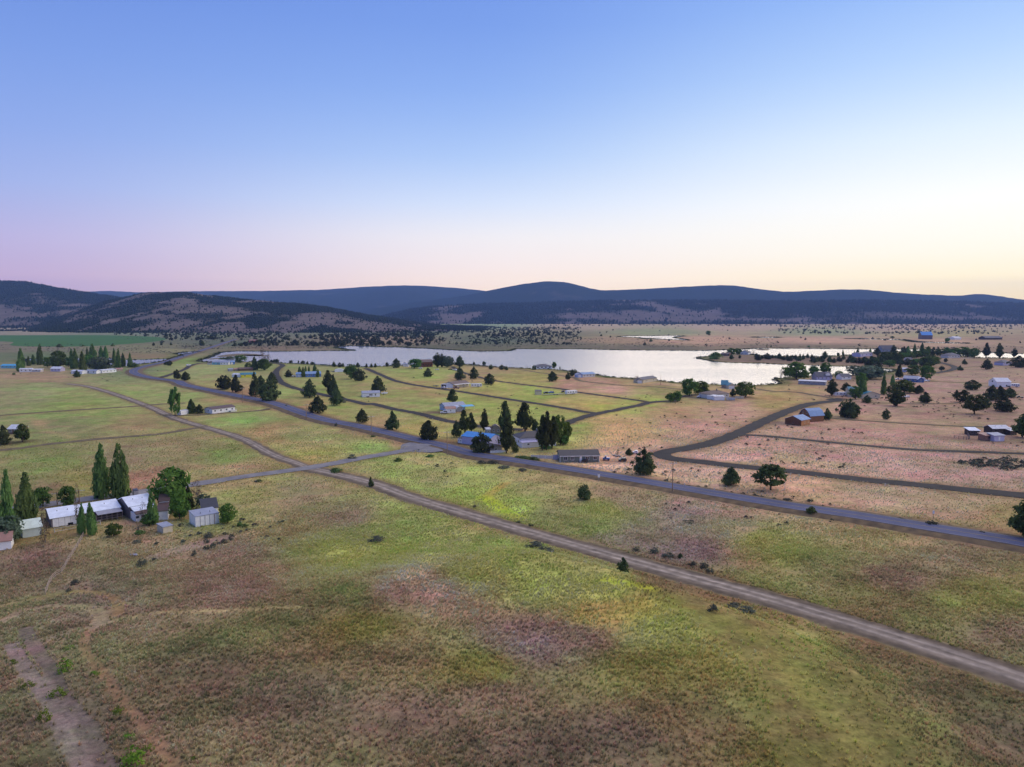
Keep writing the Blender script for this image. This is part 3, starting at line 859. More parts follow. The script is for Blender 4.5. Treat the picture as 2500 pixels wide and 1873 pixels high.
FOREST = (.020, .032, .024)
hill('far_mountain', wp('-800 640 0 634 150 633 200 630 240 628 300 632 420 629 540 629 700 626 780 620 880 616 960 620 1040 627 1130 640 1300 650 2212 660 3000 660'),
     12500, 8200, 13600, 'long blue wooded mountain range behind everything', FOREST, (.06, .06, .05), .30, 101, bumps=14)
hill('mountain', wp('-800 690 600 690 800 668 900 652 1000 640 1060 627 1120 615 1160 609 1185 607 1210 608 1240 613 1290 628 1320 627 1400 624 1460 620 1500 618 1560 616 1590 617 1640 625 1690 631 1760 628 1830 625 1880 627 1940 633 1990 637 2030 636 2060 641 2080 637 2110 634 2140 637 2180 644 2212 648 2400 655 3000 660'),
     9600, 7000, 11800, 'rounded blue mountain with a long forested ridge', FOREST, (.06, .06, .05), .30, 131, bumps=12)
h3 = hill('wooded_bluff', wp('-800 705 700 700 800 690 850 676 900 665 960 661 1050 657 1150 654 1300 649 1500 648 1700 650 1900 648 2050 651 2212 655 3000 660'),
          6600, 4700, 7400, 'dark blue wooded bluff along the far side of the plain', (.016, .026, .022), (.17, .135, .12), .36, 151, bumps=16,
          patches=[(1460, .32, 90, .10, 1.0), (1530, .22, 60, .06, .8), (1720, .20, 160, .05, .8), (2230, .30, 160, .10, .9), (2380, .28, 120, .07, .7), (1410, .35, 60, .08, .8), (1900, .18, 200, .05, .7), (1600, .1, 300, .03, .6)])
h4 = hill('wooded_hill', wp('-1600 640 -800 612 -300 604 0 606 60 608 120 620 160 627 200 633 260 642 320 652 400 668 460 690 520 706 700 712 3000 712'),
          5200, 3300, 6200, 'dark wooded hill rising behind the green crop circle', (.016, .026, .018), (.175, .14, .118), .40, 171, xr=(-1900, 760), ncol=400, nrow=70, ns=(420, 100), bumps=12,
          patches=[(250, .42, 60, .05, .7), (150, .55, 80, .06, .4), (60, .12, 90, .05, .8)])
h5 = hill('juniper_hill', wp('-800 712 60 708 150 676 230 650 260 645 300 635 320 633 350 632 400 632 440 636 470 641 520 646 560 649 600 653 640 656 680 660 720 666 760 674 800 681 850 688 900 697 960 703 1100 708 3000 712'),
          3700, 2350, 4700, 'low juniper dotted foothill with tan clearings', (.020, .030, .018), (.170, .138, .116), .436, 191, xr=(-900, 1300), ncol=520, nrow=80, ns=(330, 85), bumps=9,
          patches=[(330, .86, 60, .06, .6), (460, .50, 110, .10, .7), (300, .66, 70, .05, .5), (400, .30, 120, .05, .6), (560, .58, 60, .05, .7), (760, .45, 90, .05, .8), (220, .45, 60, .05, .6), (500, .88, 60, .03, .6)])

# ------------------------------------------------------------------ air: far things fade to blue
hz = MB().box(-15500, 15500, -14500, 15500, -4.5, 760).mesh('haze', bpy.data.materials.new('haze_air'))
hm = hz.materials[0]; hm.use_nodes = True
hm.node_tree.nodes.clear()
pv = hm.node_tree.nodes.new('ShaderNodeVolumePrincipled')
pv.inputs['Color'].default_value = (*HAZE_C, 1)
pv.inputs['Density'].default_value = HAZE_D
ho = hm.node_tree.nodes.new('ShaderNodeOutputMaterial')
hm.node_tree.links.new(pv.outputs[0], ho.inputs['Volume'])
tag(link('haze', hz), 'thin blue dusk haze over the whole valley', kind='stuff')


# ------------------------------------------------------------------ tree prototypes (unit height, unit width)
def crown_mesh(name, m, prof, nclump, ncard, card, seed, spread=.10, lo=.05, up=0.0, squash=1.0, hollow=.5, aim_up=.3, lobe=.10, spires=0):
    """prof(t)->radius fraction 0..0.5 at height t; cards gathered in clumps through the crown's volume"""
    g = np.random.default_rng(seed)
    cl = []
    tries = 0
    while len(cl) < nclump and tries < 20000:
        tries += 1
        t = g.uniform(lo, 1)
        r = prof(t)
        if g.uniform(0, .5) > r * 1.15 + .03:
            continue
        a = g.uniform(0, 2 * math.pi)
        q = r * math.sqrt(g.uniform(hollow, 1.0)) * g.uniform(.82, 1.08)
        cl.append((q * math.cos(a), q * math.sin(a), t))
    cl = np.array(cl)
    ph = g.uniform(0, 6.28, 4); an = np.arctan2(cl[:, 1], cl[:, 0])
    lob = 1 + lobe * (np.sin(2 * an + ph[0] + 3 * cl[:, 2]) + .8 * np.sin(3 * an + ph[1] - 5 * cl[:, 2]) + .6 * np.sin(5 * an + ph[2]))
    cl[:, 0] *= lob; cl[:, 1] *= lob
    if spires:
        top = cl[:, 2] > .45
        k2 = np.floor((an[top] + math.pi) / 6.29 * spires).astype(int)
        sh = g.uniform(.80, 1.0, spires); off = g.uniform(0, 6.28, spires)
        cl[top, 2] = .45 + (cl[top, 2] - .45) * sh[k2]
        cl[top, 0] += .10 * np.cos(off[k2]) ; cl[top, 1] += .10 * np.sin(off[k2])
    k = ncard
    own = cl[g.integers(0, len(cl), k)]
    pos = own + g.normal(0, 1, (k, 3)) * np.array([spread, spread, spread * .55 * squash])
    pos[:, 2] = np.clip(pos[:, 2], lo * .6, 1.0)
    rad = np.array([max(.02, prof(min(1, max(lo, v)))) for v in pos[:, 2]])
    rr = np.hypot(pos[:, 0], pos[:, 1]) + 1e-6
    f = np.minimum(1, rad * 1.42 / rr)
    pos[:, 0] *= f; pos[:, 1] *= f
    out = np.c_[pos[:, 0], pos[:, 1], (pos[:, 2] - .45) * .6 + aim_up * .3]
    nrm_ = out / (np.linalg.norm(out, axis=1)[:, None] + 1e-6) + g.normal(0, .55, (k, 3))
    nrm_ /= np.linalg.norm(nrm_, axis=1)[:, None]
    u = np.cross(nrm_, g.normal(0, 1, (k, 3))); u /= np.linalg.norm(u, axis=1)[:, None]
    w = np.cross(nrm_, u)
    s = card * g.uniform(.6, 1.35, (k, 1))
    asp = .55 * squash
    V = np.stack([pos - u * s - w * s * asp, pos + u * s * .8 - w * s * .9 * asp, pos + u * s + w * s * asp, pos - u * s * .7 + w * s * 1.1 * asp], 1)
    V[:, :, 2] = np.maximum(V[:, :, 2], .005)
    Fq = np.arange(k * 4).reshape(-1, 4)
    return np_mesh(name, V.reshape(-1, 3), Fq, m, smooth=False)


def trunk_mesh(name, m, top, r, limbs, seed, lean=0.0):
    g = random.Random(seed)
    b = MB()
    p0 = Vector((0, 0, -.02))
    p1 = Vector((lean * .3, g.uniform(-.01, .01), top * .5)); p2 = Vector((lean, g.uniform(-.02, .02), top))
    b.tube(p0, p1, r, r * .75, 7); b.tube(p1, p2, r * .75, r * .25, 7)
    for q in range(limbs):
        t = g.uniform(.3, .95)
        s = p0.lerp(p2, t); a = g.uniform(0, 6.283); ln = g.uniform(.18, .38) * (1.2 - t * .5)
        b.tube(s, s + Vector((math.cos(a) * ln, math.sin(a) * ln, ln * g.uniform(.3, .9))), r * .4 * (1.2 - t), r * .08, 5)
    return b.mesh(name, m, True)


def pr_juniper(k):
    return lambda t: .5 * (min(1, (t / .22)) ** .6 * .96 if t < .22 else (1 - ((t - .22) / .78) ** k) * .96 + .02)


def pr_cone(t): return .5 * (min(1, t / .10) ** .7 * (1 - t) ** .9 + .03)
def pr_pine(t): return .5 * max(.05, (min(1, (t - .12) / .18) ** .7 if t > .12 else .02) * (1 - ((t - .1) / .92) ** 2.2) ** .8 * (.82 + .18 * math.sin(t * 21)))
def pr_poplar(t): return .5 * max(.12, min(1, (t + .02) / .14) ** .6 * (1 - .9 * max(0, (t - .22) / .78) ** 1.25) * (.92 + .08 * math.sin(t * 26)))
def pr_round(t): return .5 * math.sqrt(max(0, 1 - ((t - .56) / .47) ** 2))
def pr_spread(t): return .5 * max(0, min(1, (t - .22) / .15)) * math.sqrt(max(0, 1 - ((t - .40) / .62) ** 2))
def pr_dome(t): return .5 * math.sqrt(max(0, 1 - t * t))
def pr_wide(t): return .5 * (max(0, 1 - ((t - .45) / .56) ** 2)) ** .6


PROTO = {}


def proto(kind, name, lm, prof, n, **kw):
    PROTO[kind] = []
    for v in range(n):
        tk = dict(kw)
        tr = trunk_mesh('trunk', M[tk.pop('bark', 'bark')], tk.pop('ttop', .75), tk.pop('tr', .045), tk.pop('limbs', 4), 40 + v * 7 + len(kind), tk.pop('lean', 0) * (v - .5))
        if kind == 'j' and v in (2, 4): tk['spires'] = 2
        pf = prof[v % len(prof)] if isinstance(prof, list) else prof
        PROTO[kind].append((name, tr, crown_mesh('crown', M[lm], pf, tk.pop('nc'), tk.pop('nq'), tk.pop('card'), 100 + v * 13 + len(kind) * 3, **tk)))


proto('j', 'juniper_tree', 'leaf_juniper', [pr_juniper(1.25), pr_juniper(1.7), pr_juniper(2.4), pr_juniper(1.0), pr_juniper(2.0), pr_juniper(1.4)], 6, nc=52, nq=1500, card=.052, spread=.085, lo=.09, tr=.05, limbs=4, lobe=.16)
proto('s', 'spruce_tree', 'leaf_pine', pr_cone, 2, nc=90, nq=1500, card=.055, spread=.07, lo=.05, tr=.04, limbs=2)
proto('p', 'pine_tree', 'leaf_pine', pr_pine, 3, nc=60, nq=1700, card=.050, spread=.085, lo=.13, tr=.045, limbs=10, ttop=.92, hollow=.35, lobe=.20)
proto('l', 'poplar_tree', 'leaf_poplar', pr_poplar, 3, nc=95, nq=1700, card=.050, spread=.10, lo=.05, tr=.05, limbs=3, squash=1.2, hollow=.45, lean=.1, spires=3)
proto('r', 'broadleaf_tree', 'leaf_broad', [pr_round, pr_wide, pr_round], 4, nc=40, nq=1900, card=.050, spread=.085, lo=.16, tr=.045, limbs=8, ttop=.6, hollow=.4)
proto('g', 'broadleaf_tree', 'leaf_bright', [pr_round, pr_wide], 2, nc=50, nq=1700, card=.050, spread=.085, lo=.14, tr=.04, limbs=8, ttop=.6, hollow=.35)
proto('w', 'willow_tree', 'leaf_willow', [pr_wide, pr_round], 2, nc=60, nq=1700, card=.048, spread=.085, lo=.06, tr=.04, limbs=8, ttop=.6, bark='barkpale')
proto('o', 'spreading_pine', 'leaf_pine', pr_spread, 2, nc=45, nq=1500, card=.050, spread=.075, lo=.26, tr=.035, limbs=9, ttop=.8)
proto('d', 'bare_tree', 'leaf_dry', pr_wide, 2, nc=40, nq=420, card=.030, spread=.09, lo=.12, tr=.03, limbs=16, ttop=.92, bark='barkpale')
proto('b', 'shrub', 'leaf_sage', pr_dome, 3, nc=24, nq=330, card=.075, spread=.12, lo=.0, tr=.03, limbs=4, ttop=.5)
M['leaf_weed'] = leaf('weed_foliage', (.11, .20, .02), (.22, .34, .04))
proto('v', 'weed_clump', 'leaf_weed', pr_dome, 2, nc=16, nq=240, card=.07, spread=.14, lo=.0, tr=.01, limbs=3, ttop=.3)
proto('u', 'shrub', 'leaf_poplar', pr_dome, 2, nc=30, nq=620, card=.080, spread=.12, lo=.0, tr=.03, limbs=4, ttop=.5)
LOOK = dict(j='dark juniper', s='dark conical spruce', p='tall dark pine', l='slim columnar poplar', r='round green leafy tree', g='bright green leafy tree',
            w='grey green willow', o='spreading flat crowned pine', d='bare twiggy tree', b='low sagebrush shrub', v='bright green weed clump', u='low green shrub')
CATS = dict(b='shrub', u='shrub', v='weeds')
LANDMARKS = []          # (phrase, x, y)
TREES = []              # (empty, kind, pos)
EXTRA = {}


def plant(kind, v, x, y, top, w, rot=None, var=None):
    """tree standing on the ground at the photo sighting; top and width give its real height and spread"""
    p = G(v, x, y)
    s = VW[v][2]
    k = mpp(p)
    hh = max(.5, (y - top) * s * k * 1.02)
    ww = max(.4, w * s * k)
    nm, tr, cr = PROTO[kind][random.randrange(len(PROTO[kind])) if var is None else var]
    e = empty(nm, p, random.uniform(0, 6.28) if rot is None else rot)
    q_ = random.uniform(-.09, .09)
    e.scale = (ww * (1 + q_), ww * (1 - q_), hh)
    if hh > 3:
        e.rotation_euler = (random.gauss(0, .025), random.gauss(0, .025), e.rotation_euler.z)
    link('trunk', tr, e)
    link('crown', cr, e)
    TREES.append((e, kind, p, hh))
    return e


TREE_DATA = '''
a l 225 1135 895 75;a l 310 1075 975 40;a l 362 1060 955 45;a l 430 1065 848 62;a r 515 1090 985 90;a r 640 1105 920 150;a r 740 1085 990 65;a l 785 1105 895 62;a l 817 1105 895 60
a l 895 1140 925 75;a l 945 1010 880 34;a l 1010 1040 845 75;a l 1095 1000 870 55;a l 1140 1000 865 50;a w 1080 1125 985 230;a r 960 1100 960 110;a l 1240 1092 890 52;a l 1276 1100 895 46
a l 1330 1085 940 50;a l 1402 1088 940 50;a u 1450 1090 1042 95;a j 830 1200 1125 66;a j 1830 1072 1018 56;a j 1790 1065 1030 45;a j 1910 1215 1110 75;a j 2000 1232 1138 80;a r 1890 1612 1315 100
a s 2065 1588 1440 125;a j 2150 1590 1490 85;a j 1657 858 822 26;a j 1740 852 820 26;a j 1845 852 820 28;a u 640 876 840 60;a j 2180 858 800 60;a u 895 866 848 24;a u 1215 864 838 34;a u 150 1172 1148 25
b j 15 1228 1135 75;b j 410 1325 1172 105;b j 455 1330 1180 92;b j 560 1360 1178 128;b j 765 1410 1150 122;b j 822 1340 1180 112;b j 950 1282 1145 116;b j 920 1457 1215 182;b j 850 1400 1240 90
b j 1350 1417 1225 140;b j 1435 1587 1400 162;b p 1545 1330 1130 110;b j 1600 1400 1175 110;b j 1640 1502 1280 132;b b 1700 1475 1405 70;b j 1125 1197 1118 76
b l 1245 1142 1085 36;b l 1285 1197 1090 38;b l 1308 1140 1080 26;b l 1344 1136 1080 22;b l 1408 1140 1065 44;b l 1436 1197 1110 34;b r 1800 1217 1065 142;b j 1885 1237 1098 114;b j 2095 1372 1188 150
b u 690 1092 1040 62;b s 760 1122 970 78;b d 850 1120 885 90;b d 910 1060 930 36;b r 872 1122 1005 130;b g 608 1042 962 115;b r 490 1002 975 80;b u 425 1000 985 90;b u 1100 1515 1495 26
b j 940 1036 1008 26;b j 970 1036 1002 28;b j 1002 1038 1000 50;b j 1142 1040 1014 22;b j 1159 1040 1012 20;b j 1232 1042 1018 18;b j 1280 1050 1018 40;b j 1327 1056 1024 26;b j 1382 1062 1030 40
b j 1617 1087 1028 48;b j 1675 1090 1038 40;b j 1710 1087 1040 24;b j 1872 1092 1040 50;b j 1965 1094 1050 30;b j 2018 1092 1050 30;b j 2060 1092 1045 36;b j 2187 1080 1032 34
c j 300 1097 995 102;c j 390 1058 1035 16;c r 495 1102 1003 122;c j 675 1062 1010 32;c p 740 1092 938 100;c p 790 1092 950 90;c w 845 1092 972 104;c w 890 1075 985 50;c j 980 1082 965 104;c j 1135 1064 1030 30
c j 1247 1064 1024 38;c j 640 1192 1100 94;c j 985 1228 1088 112;c j 1137 1217 1087 98;c j 1298 1273 1160 122;c j 1318 1112 1060 46;c j 1433 1117 1064 46;c j 1483 1122 1077 48;c u 1785 1117 1070 42
c r 2000 1107 1035 46;c j 2063 1105 1080 16;c j 1985 1242 1135 112;c j 2150 1222 1147 54;c j 2195 1187 1110 50;c p 905 1483 1330 132;d j 235 1168 1113 42;d d 900 1228 1178 46;d u 590 1198 1185 70;d u 1285 1254 1240 55
d r 1270 1467 1370 97;d r 1340 1463 1350 100;d g 1470 1402 1218 150;d g 1585 1382 1243 162;d g 2075 1412 1250 205;d j 1940 1402 1318 58;d r 1675 742 698 44;d u 1055 814 788 32;d j 520 755 733 24
d u 1750 1002 930 118;d r 1920 962 885 82;d r 1990 955 890 72;d j 1925 1005 950 50;d j 2015 995 955 26;d d 2160 955 905 32;d j 2196 992 938 50
e j 320 1457 1365 92;e j 290 1402 1340 42;e j 380 1432 1370 62;e j 460 1432 1345 112;e j 540 1422 1365 52;e j 590 1422 1370 46;e j 650 1432 1345 82;e j 710 1452 1380 66;e j 770 1432 1350 42;e j 800 1462 1390 92
e j 850 1432 1370 52;e j 900 1442 1365 72;e j 965 1422 1350 42;e j 950 1462 1390 92;e j 1015 1442 1360 62;e j 1082 1422 1345 46;e j 1150 1432 1360 52;e j 1180 1492 1390 112;e j 1240 1472 1400 92;e p 1350 1442 1318 104
e j 1315 1482 1410 62;e j 1430 1482 1420 82;e j 1430 1432 1390 42;e j 1490 1492 1420 62;e r 1560 1392 1338 46;e j 1570 1472 1395 102;e j 1640 1442 1375 52;e l 1632 1372 1288 28;e j 1700 1492 1425 52;e j 1790 1492 1390 102
e j 1870 1502 1410 92;e j 1960 1502 1400 102;e j 2060 1522 1390 142;e l 1855 1368 1255 42;e l 1808 1358 1305 18;e l 2050 1342 1265 36;e p 2160 1385 1265 104;e l 455 1247 1205 16;e j 520 1252 1215 24;e u 1105 1250 1225 42
l g 1740 335 155 235;l d 1580 332 222 52;l r 1640 312 218 72;l g 2060 270 158 115;l r 1930 290 198 100;l j 90 1362 1095 212;l j 1035 1478 1283 182;l o 1465 1532 1265 312;l j 2075 772 650 112;l u 165 1150 1120 50
m r 210 332 248 82;m p 135 512 340 142;m p 285 472 375 112;m r 390 552 418 112;m l 458 532 285 92;m r 455 420 270 100;m l 690 502 278 52;m l 790 408 288 46;m g 915 482 348 214;m p 825 625 430 182;m r 780 482 408 112
m j 515 592 510 86;m j 1075 492 400 97;m j 1140 587 475 116;m j 310 742 540 172;m j 345 752 590 152;m j 255 742 640 76;m j 722 767 648 72;m s 860 312 168 76;m r 1000 292 185 142;m r 1165 342 195 134
m r 1190 202 100 172;m g 1235 140 92 112;m j 1320 237 190 56;m j 1365 152 110 36;m j 1567 177 120 53;m j 1520 242 188 60;m j 1810 230 118 107;m j 1650 452 345 127;m j 1480 532 453 72;m j 1550 582 453 122
m o 1672 712 508 214;m j 1790 642 530 112;m j 1860 562 403 152;m j 1952 562 410 132;m j 2050 532 428 132;m j 1990 682 530 182;m j 2150 207 88 165;m p 2190 962 715 200;m w 540 330 195 300;m w 400 290 200 180
f p 1700 1238 1040 92;f p 1880 1243 1045 112;f p 2075 1230 1105 82;f l 822 1222 1038 62;f l 730 1202 1050 52;f l 642 1192 1080 72;f r 912 1202 1085 72;f p 1045 1202 1100 82;f r 1160 1202 1098 92;f g 1282 1202 1105 112
f r 1392 1212 1093 152;f r 1540 1237 1110 122;f p 232 1192 1110 92;f l 135 1172 1110 32;f p 452 1202 1068 92;f r 362 1282 1160 162;f p 460 1282 1150 132;f g 690 1242 1180 92;f j 160 1322 1220 122;f j 290 1332 1230 112
f j 540 1332 1230 102;f r 780 1312 1250 152;f r 890 1332 1230 152;f g 1000 1312 1220 122;f r 600 1242 1170 132;f p 450 1332 1250 100;f r 435 972 945 48;f r 1178 1022 968 58;f j 170 972 955 20;f j 230 1420 1300 150
f r 1095 1225 1120 120;f p 985 1215 1095 70;f r 870 1225 1120 110;f j 330 1265 1165 100;f p 560 1215 1100 70;f r 1230 1215 1130 90;f r 760 1235 1140 100;f j 640 1335 1245 100;f j 720 1345 1260 90;f r 510 1285 1180 110;f j 250 1290 1195 100;f j 390 1340 1255 90;f p 590 1205 1085 60
f j 60 1300 1215 90;f j 110 1345 1265 90;f r 940 1275 1190 130;f j 840 1345 1275 80;f r 1450 1225 1120 110;e j 1750 1440 1370 80;e j 1420 1450 1395 60;e j 1300 1440 1385 60;e j 700 1432 1385 50;e j 820 1435 1375 50;e j 490 1440 1380 60;m r 600 180 100 120;m r 760 200 130 110
k j 285 522 340 92;k p 375 485 230 122;k p 450 472 258 92;k p 580 452 220 97;k j 555 692 455 194;k p 822 692 318 172;k p 806 482 140 162;k p 1025 462 155 192;k p 1135 472 330 102;k p 1210 662 290 132
k p 1255 662 255 132;k p 1315 642 303 142;k g 1405 602 288 162;k g 1480 582 358 102;k r 1435 602 500 120;k u 915 682 568 72;k j 1665 1187 1018 144;k j 2145 712 640 82;k u 1000 760 720 150;k u 1120 775 735 130;k u 1250 640 600 120
j j 465 732 545 152;j j 875 827 575 182;j j 1370 967 703 237;j b 112 777 728 46;j j 587 1592 1460 82;p j 1152 447 358 62;n u 300 578 505 78;n p 2215 790 435 260
g l 912 980 508 150;g l 1085 985 505 150;g r 387 1058 888 142;g r 600 1062 880 132;g l 733 1302 1030 70;g d 690 1220 850 50;g l 832 1312 1025 80;g l 222 1202 765 178;g l 40 1352 740 142;g w 60 1385 1150 240;g d 410 1385 1080 82
g r 1022 1322 1208 112;i g 945 800 245 480;i s 1170 790 480 150;i g 1040 935 655 205;i w 1370 782 590 190;i g 1692 975 718 215;i l 690 995 555 125;i d 560 965 690 92;i r 650 1005 860 190;i u 500 1130 1075 120;i d 1280 700 400 150
g j 32 502 330 102;g r 205 475 318 102
p b 680 300 270 80;p b 735 330 300 70;p b 765 350 325 60;p b 1640 645 610 50;p b 1750 640 605 90;p b 1820 660 620 80;p b 1225 322 298 34;p b 1320 330 302 44;p b 1395 355 330 60;p j 1462 360 333 26;p b 1530 400 378 40;p b 1590 412 385 46;p b 1620 435 415 40
n b 1380 680 630 90;n b 1830 755 725 60;n b 90 465 430 60;n b 290 455 430 40;n b 1100 630 605 70;l b 465 1470 1440 44;l b 585 1505 1478 44;l b 680 1505 1480 40;l b 765 1495 1475 30;l b 1045 1572 1545 50;l b 1165 1585 1555 52;l b 1290 1598 1570 50;l b 1370 1618 1590 60;l b 1500 1640 1612 60;l b 1885 1655 1630 50
o b 405 170 145 46;o b 370 210 190 30;i b 1240 1420 1345 60;i b 1400 1335 1275 70;i b 1495 1320 1240 70;i b 1640 1250 1190 80;i b 1740 1200 1130 80;i u 1850 1020 960 60;i u 1920 1030 990 90;i b 540 1560 1460 120;i b 700 1480 1450 80;i b 1430 1170 1100 120;i b 470 1245 1205 100
q u 700 165 135 80;q u 100 240 225 50;j u 950 1250 1205 90;j u 1380 1190 1160 100;j b 330 1210 1160 110;j u 610 920 900 60;j b 100 1370 1340 120;k b 480 1275 1250 50;k b 960 1440 1420 50;k b 1090 1475 1455 50;k b 680 800 770 120;k b 560 800 770 100;k b 800 850 825 120;k b 1000 880 855 100
o v 370 520 500 50;o v 345 640 570 70;o v 70 600 575 40;o v 240 900 830 60;o v 310 770 720 70;o v 690 1000 975 60;o v 720 1140 1040 110;o v 800 1060 1035 60;o v 640 860 830 60;o v 510 660 640 50;o v 1040 1120 1100 40;o v 150 720 690 60;q b 1010 700 660 110
'''


def plant_all():
    for s in TREE_DATA.replace('\n', ';').split(';'):
        q = s.split()
        if len(q) != 6:
            continue
        plant(q[1], q[0], *[float(t) for t in q[2:]])


plant_all()


# ------------------------------------------------------------------ scattered plants nobody could count
def scatter(name, pts, scl, rot, tint, src_mesh, label):
    """points carrying size, turn and colour; geometry nodes set one plant on each"""
    me = bpy.data.meshes.new(name)
    n_ = len(pts)
    me.vertices.add(n_)
    me.vertices.foreach_set('co', np.asarray(pts, np.float32).ravel())
    a = me.attributes.new('size', 'FLOAT_VECTOR', 'POINT'); a.data.foreach_set('vector', np.asarray(scl, np.float32).ravel())
    a = me.attributes.new('turn', 'FLOAT_VECTOR', 'POINT'); a.data.foreach_set('vector', np.asarray(rot, np.float32).ravel())
    a = me.attributes.new('tint', 'FLOAT_COLOR', 'POINT')
    a.data.foreach_set('color', np.c_[tint, np.ones(n_)].astype(np.float32).ravel())
    o = link(name, me)
    src = bpy.data.objects.new(name + '_plant', src_mesh)
    g = bpy.data.node_groups.new(name, 'GeometryNodeTree')
    g.interface.new_socket('Geometry', in_out='INPUT', socket_type='NodeSocketGeometry')
    g.interface.new_socket('Geometry', in_out='OUTPUT', socket_type='NodeSocketGeometry')
    nn, ll = g.nodes.new, g.links.new
    gi, go = nn('NodeGroupInput'), nn('NodeGroupOutput')
    ip = nn('GeometryNodeInstanceOnPoints')
    oi = nn('GeometryNodeObjectInfo'); oi.inputs['Object'].default_value = src
    oi.inputs['As Instance'].default_value = True
    s1 = nn('GeometryNodeInputNamedAttribute'); s1.data_type = 'FLOAT_VECTOR'; s1.inputs[0].default_value = 'size'
    s2 = nn('GeometryNodeInputNamedAttribute'); s2.data_type = 'FLOAT_VECTOR'; s2.inputs[0].default_value = 'turn'
    ll(gi.outputs[0], ip.inputs['Points']); ll(oi.outputs['Geometry'], ip.inputs['Instance'])
    ll(s1.outputs[0], ip.inputs['Scale']); ll(s2.outputs[0], ip.inputs['Rotation'])
    ll(ip.outputs[0], go.inputs[0])
    md = o.modifiers.new('scatter', 'NODES'); md.node_group = g
    return tag(o, label, kind='stuff')


def inst_mat(name, rough=.95, var=.25, scale=2.0):
    return mat(name, (1, 1, 1), rough, var, scale, attr='tint', attr_type='INSTANCER', spec=.05)


M['inst_tree'] = inst_mat('scattered_foliage', var=.35)
M['inst_grass'] = inst_mat('grass_blades', var=.2, scale=3)
t = M['inst_grass'].node_tree; n, l = t.nodes.new, t.links.new
gg = n('ShaderNodeNewGeometry'); va = n('ShaderNodeVectorMath'); va.operation = 'MULTIPLY_ADD'
va.inputs[1].default_value = (.35, .35, .35); va.inputs[2].default_value = (0, 0, 1)
l(gg.outputs['Normal'], va.inputs[0]); vn = n('ShaderNodeVectorMath'); vn.operation = 'NORMALIZE'; l(va.outputs[0], vn.inputs[0])
l(vn.outputs[0], t.nodes['Principled BSDF'].inputs['Normal'])
tr = n('ShaderNodeBsdfTranslucent'); ms = n('ShaderNodeMixShader'); ms.inputs[0].default_value = .45
l(t.nodes['Principled BSDF'].inputs['Base Color'].links[0].from_socket, tr.inputs['Color'])
l(t.nodes['Principled BSDF'].outputs[0], ms.inputs[1]); l(tr.outputs[0], ms.inputs[2]); l(ms.outputs[0], t.nodes['Material Output'].inputs[0])


def low_tree(name, prof, nq, seed, m):
    return crown_mesh(name, m, prof, max(10, nq // 6), nq, .16, seed, .12, lo=.03)


def rough_cone(name, m, seed, n=7, rings=4):
    """small solid far-off tree: lumpy cone-egg of a few facets"""
    g = np.random.default_rng(seed)
    V, Fc = [], []
    for i, (t, r) in enumerate(((.02, .30), (.22, .5), (.55, .36), (.82, .17))[:rings]):
        for k_ in range(n):
            a = 6.283 * (k_ + .5 * (i % 2)) / n
            q = r * g.uniform(.75, 1.15)
            V.append((q * math.cos(a), q * math.sin(a), t + g.uniform(-.05, .05)))
    V.append((0, 0, 1.0))
    for i in range(rings - 1):
        for k_ in range(n):
            Fc += [(i * n + k_, i * n + (k_ + 1) % n, (i + 1) * n + (k_ + 1) % n), (i * n + k_, (i + 1) * n + (k_ + 1) % n, (i + 1) * n + k_)]
    for k_ in range(n):
        Fc.append(((rings - 1) * n + k_, (rings - 1) * n + (k_ + 1) % n, len(V) - 1))
    return np_mesh(name, V, Fc, m, smooth=False)


far_tree = low_tree('far_juniper', pr_juniper(1.8), 60, 5, M['inst_tree'])
hill_tree = rough_cone('hill_tree', M['inst_tree'], 9)
bush_mesh = low_tree('scrub_bush', pr_dome, 46, 6, M['inst_tree'])


def rnd_rot(n_): return np.c_[np.zeros(n_), np.zeros(n_), RNG.uniform(0, 6.28, n_)]


def foliage_tint(n_, base=(.030, .044, .022), var=.35):
    return np.array(base) * (1 + var * RNG.uniform(-1, 1, (n_, 1))) * (1 + .12 * RNG.uniform(-1, 1, (n_, 3)))


def on_hill(hd, n_, test, hs, wr):
    xw, Y, zz, k, XX, TT = hd
    r = RNG.integers(0, xw.shape[0] - 10, n_ * 6); c = RNG.integers(0, xw.shape[1] - 1, n_ * 6)
    fr, fc = RNG.uniform(0, 1, len(r)), RNG.uniform(0, 1, len(r))

    def bil(A): return (A[r, c] * (1 - fc) + A[r, c + 1] * fc) * (1 - fr) + (A[r + 1, c] * (1 - fc) + A[r + 1, c + 1] * fc) * fr
    x, y, z, kk, X_, t_ = bil(xw), bil(Y), bil(zz), bil(k), bil(XX), bil(TT)
    keep = (RNG.uniform(0, 1, len(r)) < test(kk, X_, t_)) & (z > -1.5) & (X_ > -400) & (X_ < 2900)
    idx = np.where(keep)[0][:n_]
    p = np.c_[x[idx], y[idx], np.maximum(z[idx], 0) - .2]
    h_ = RNG.uniform(*hs, len(idx)); w_ = h_ * RNG.uniform(*wr, len(idx))
    return p, np.c_[w_, w_, h_]


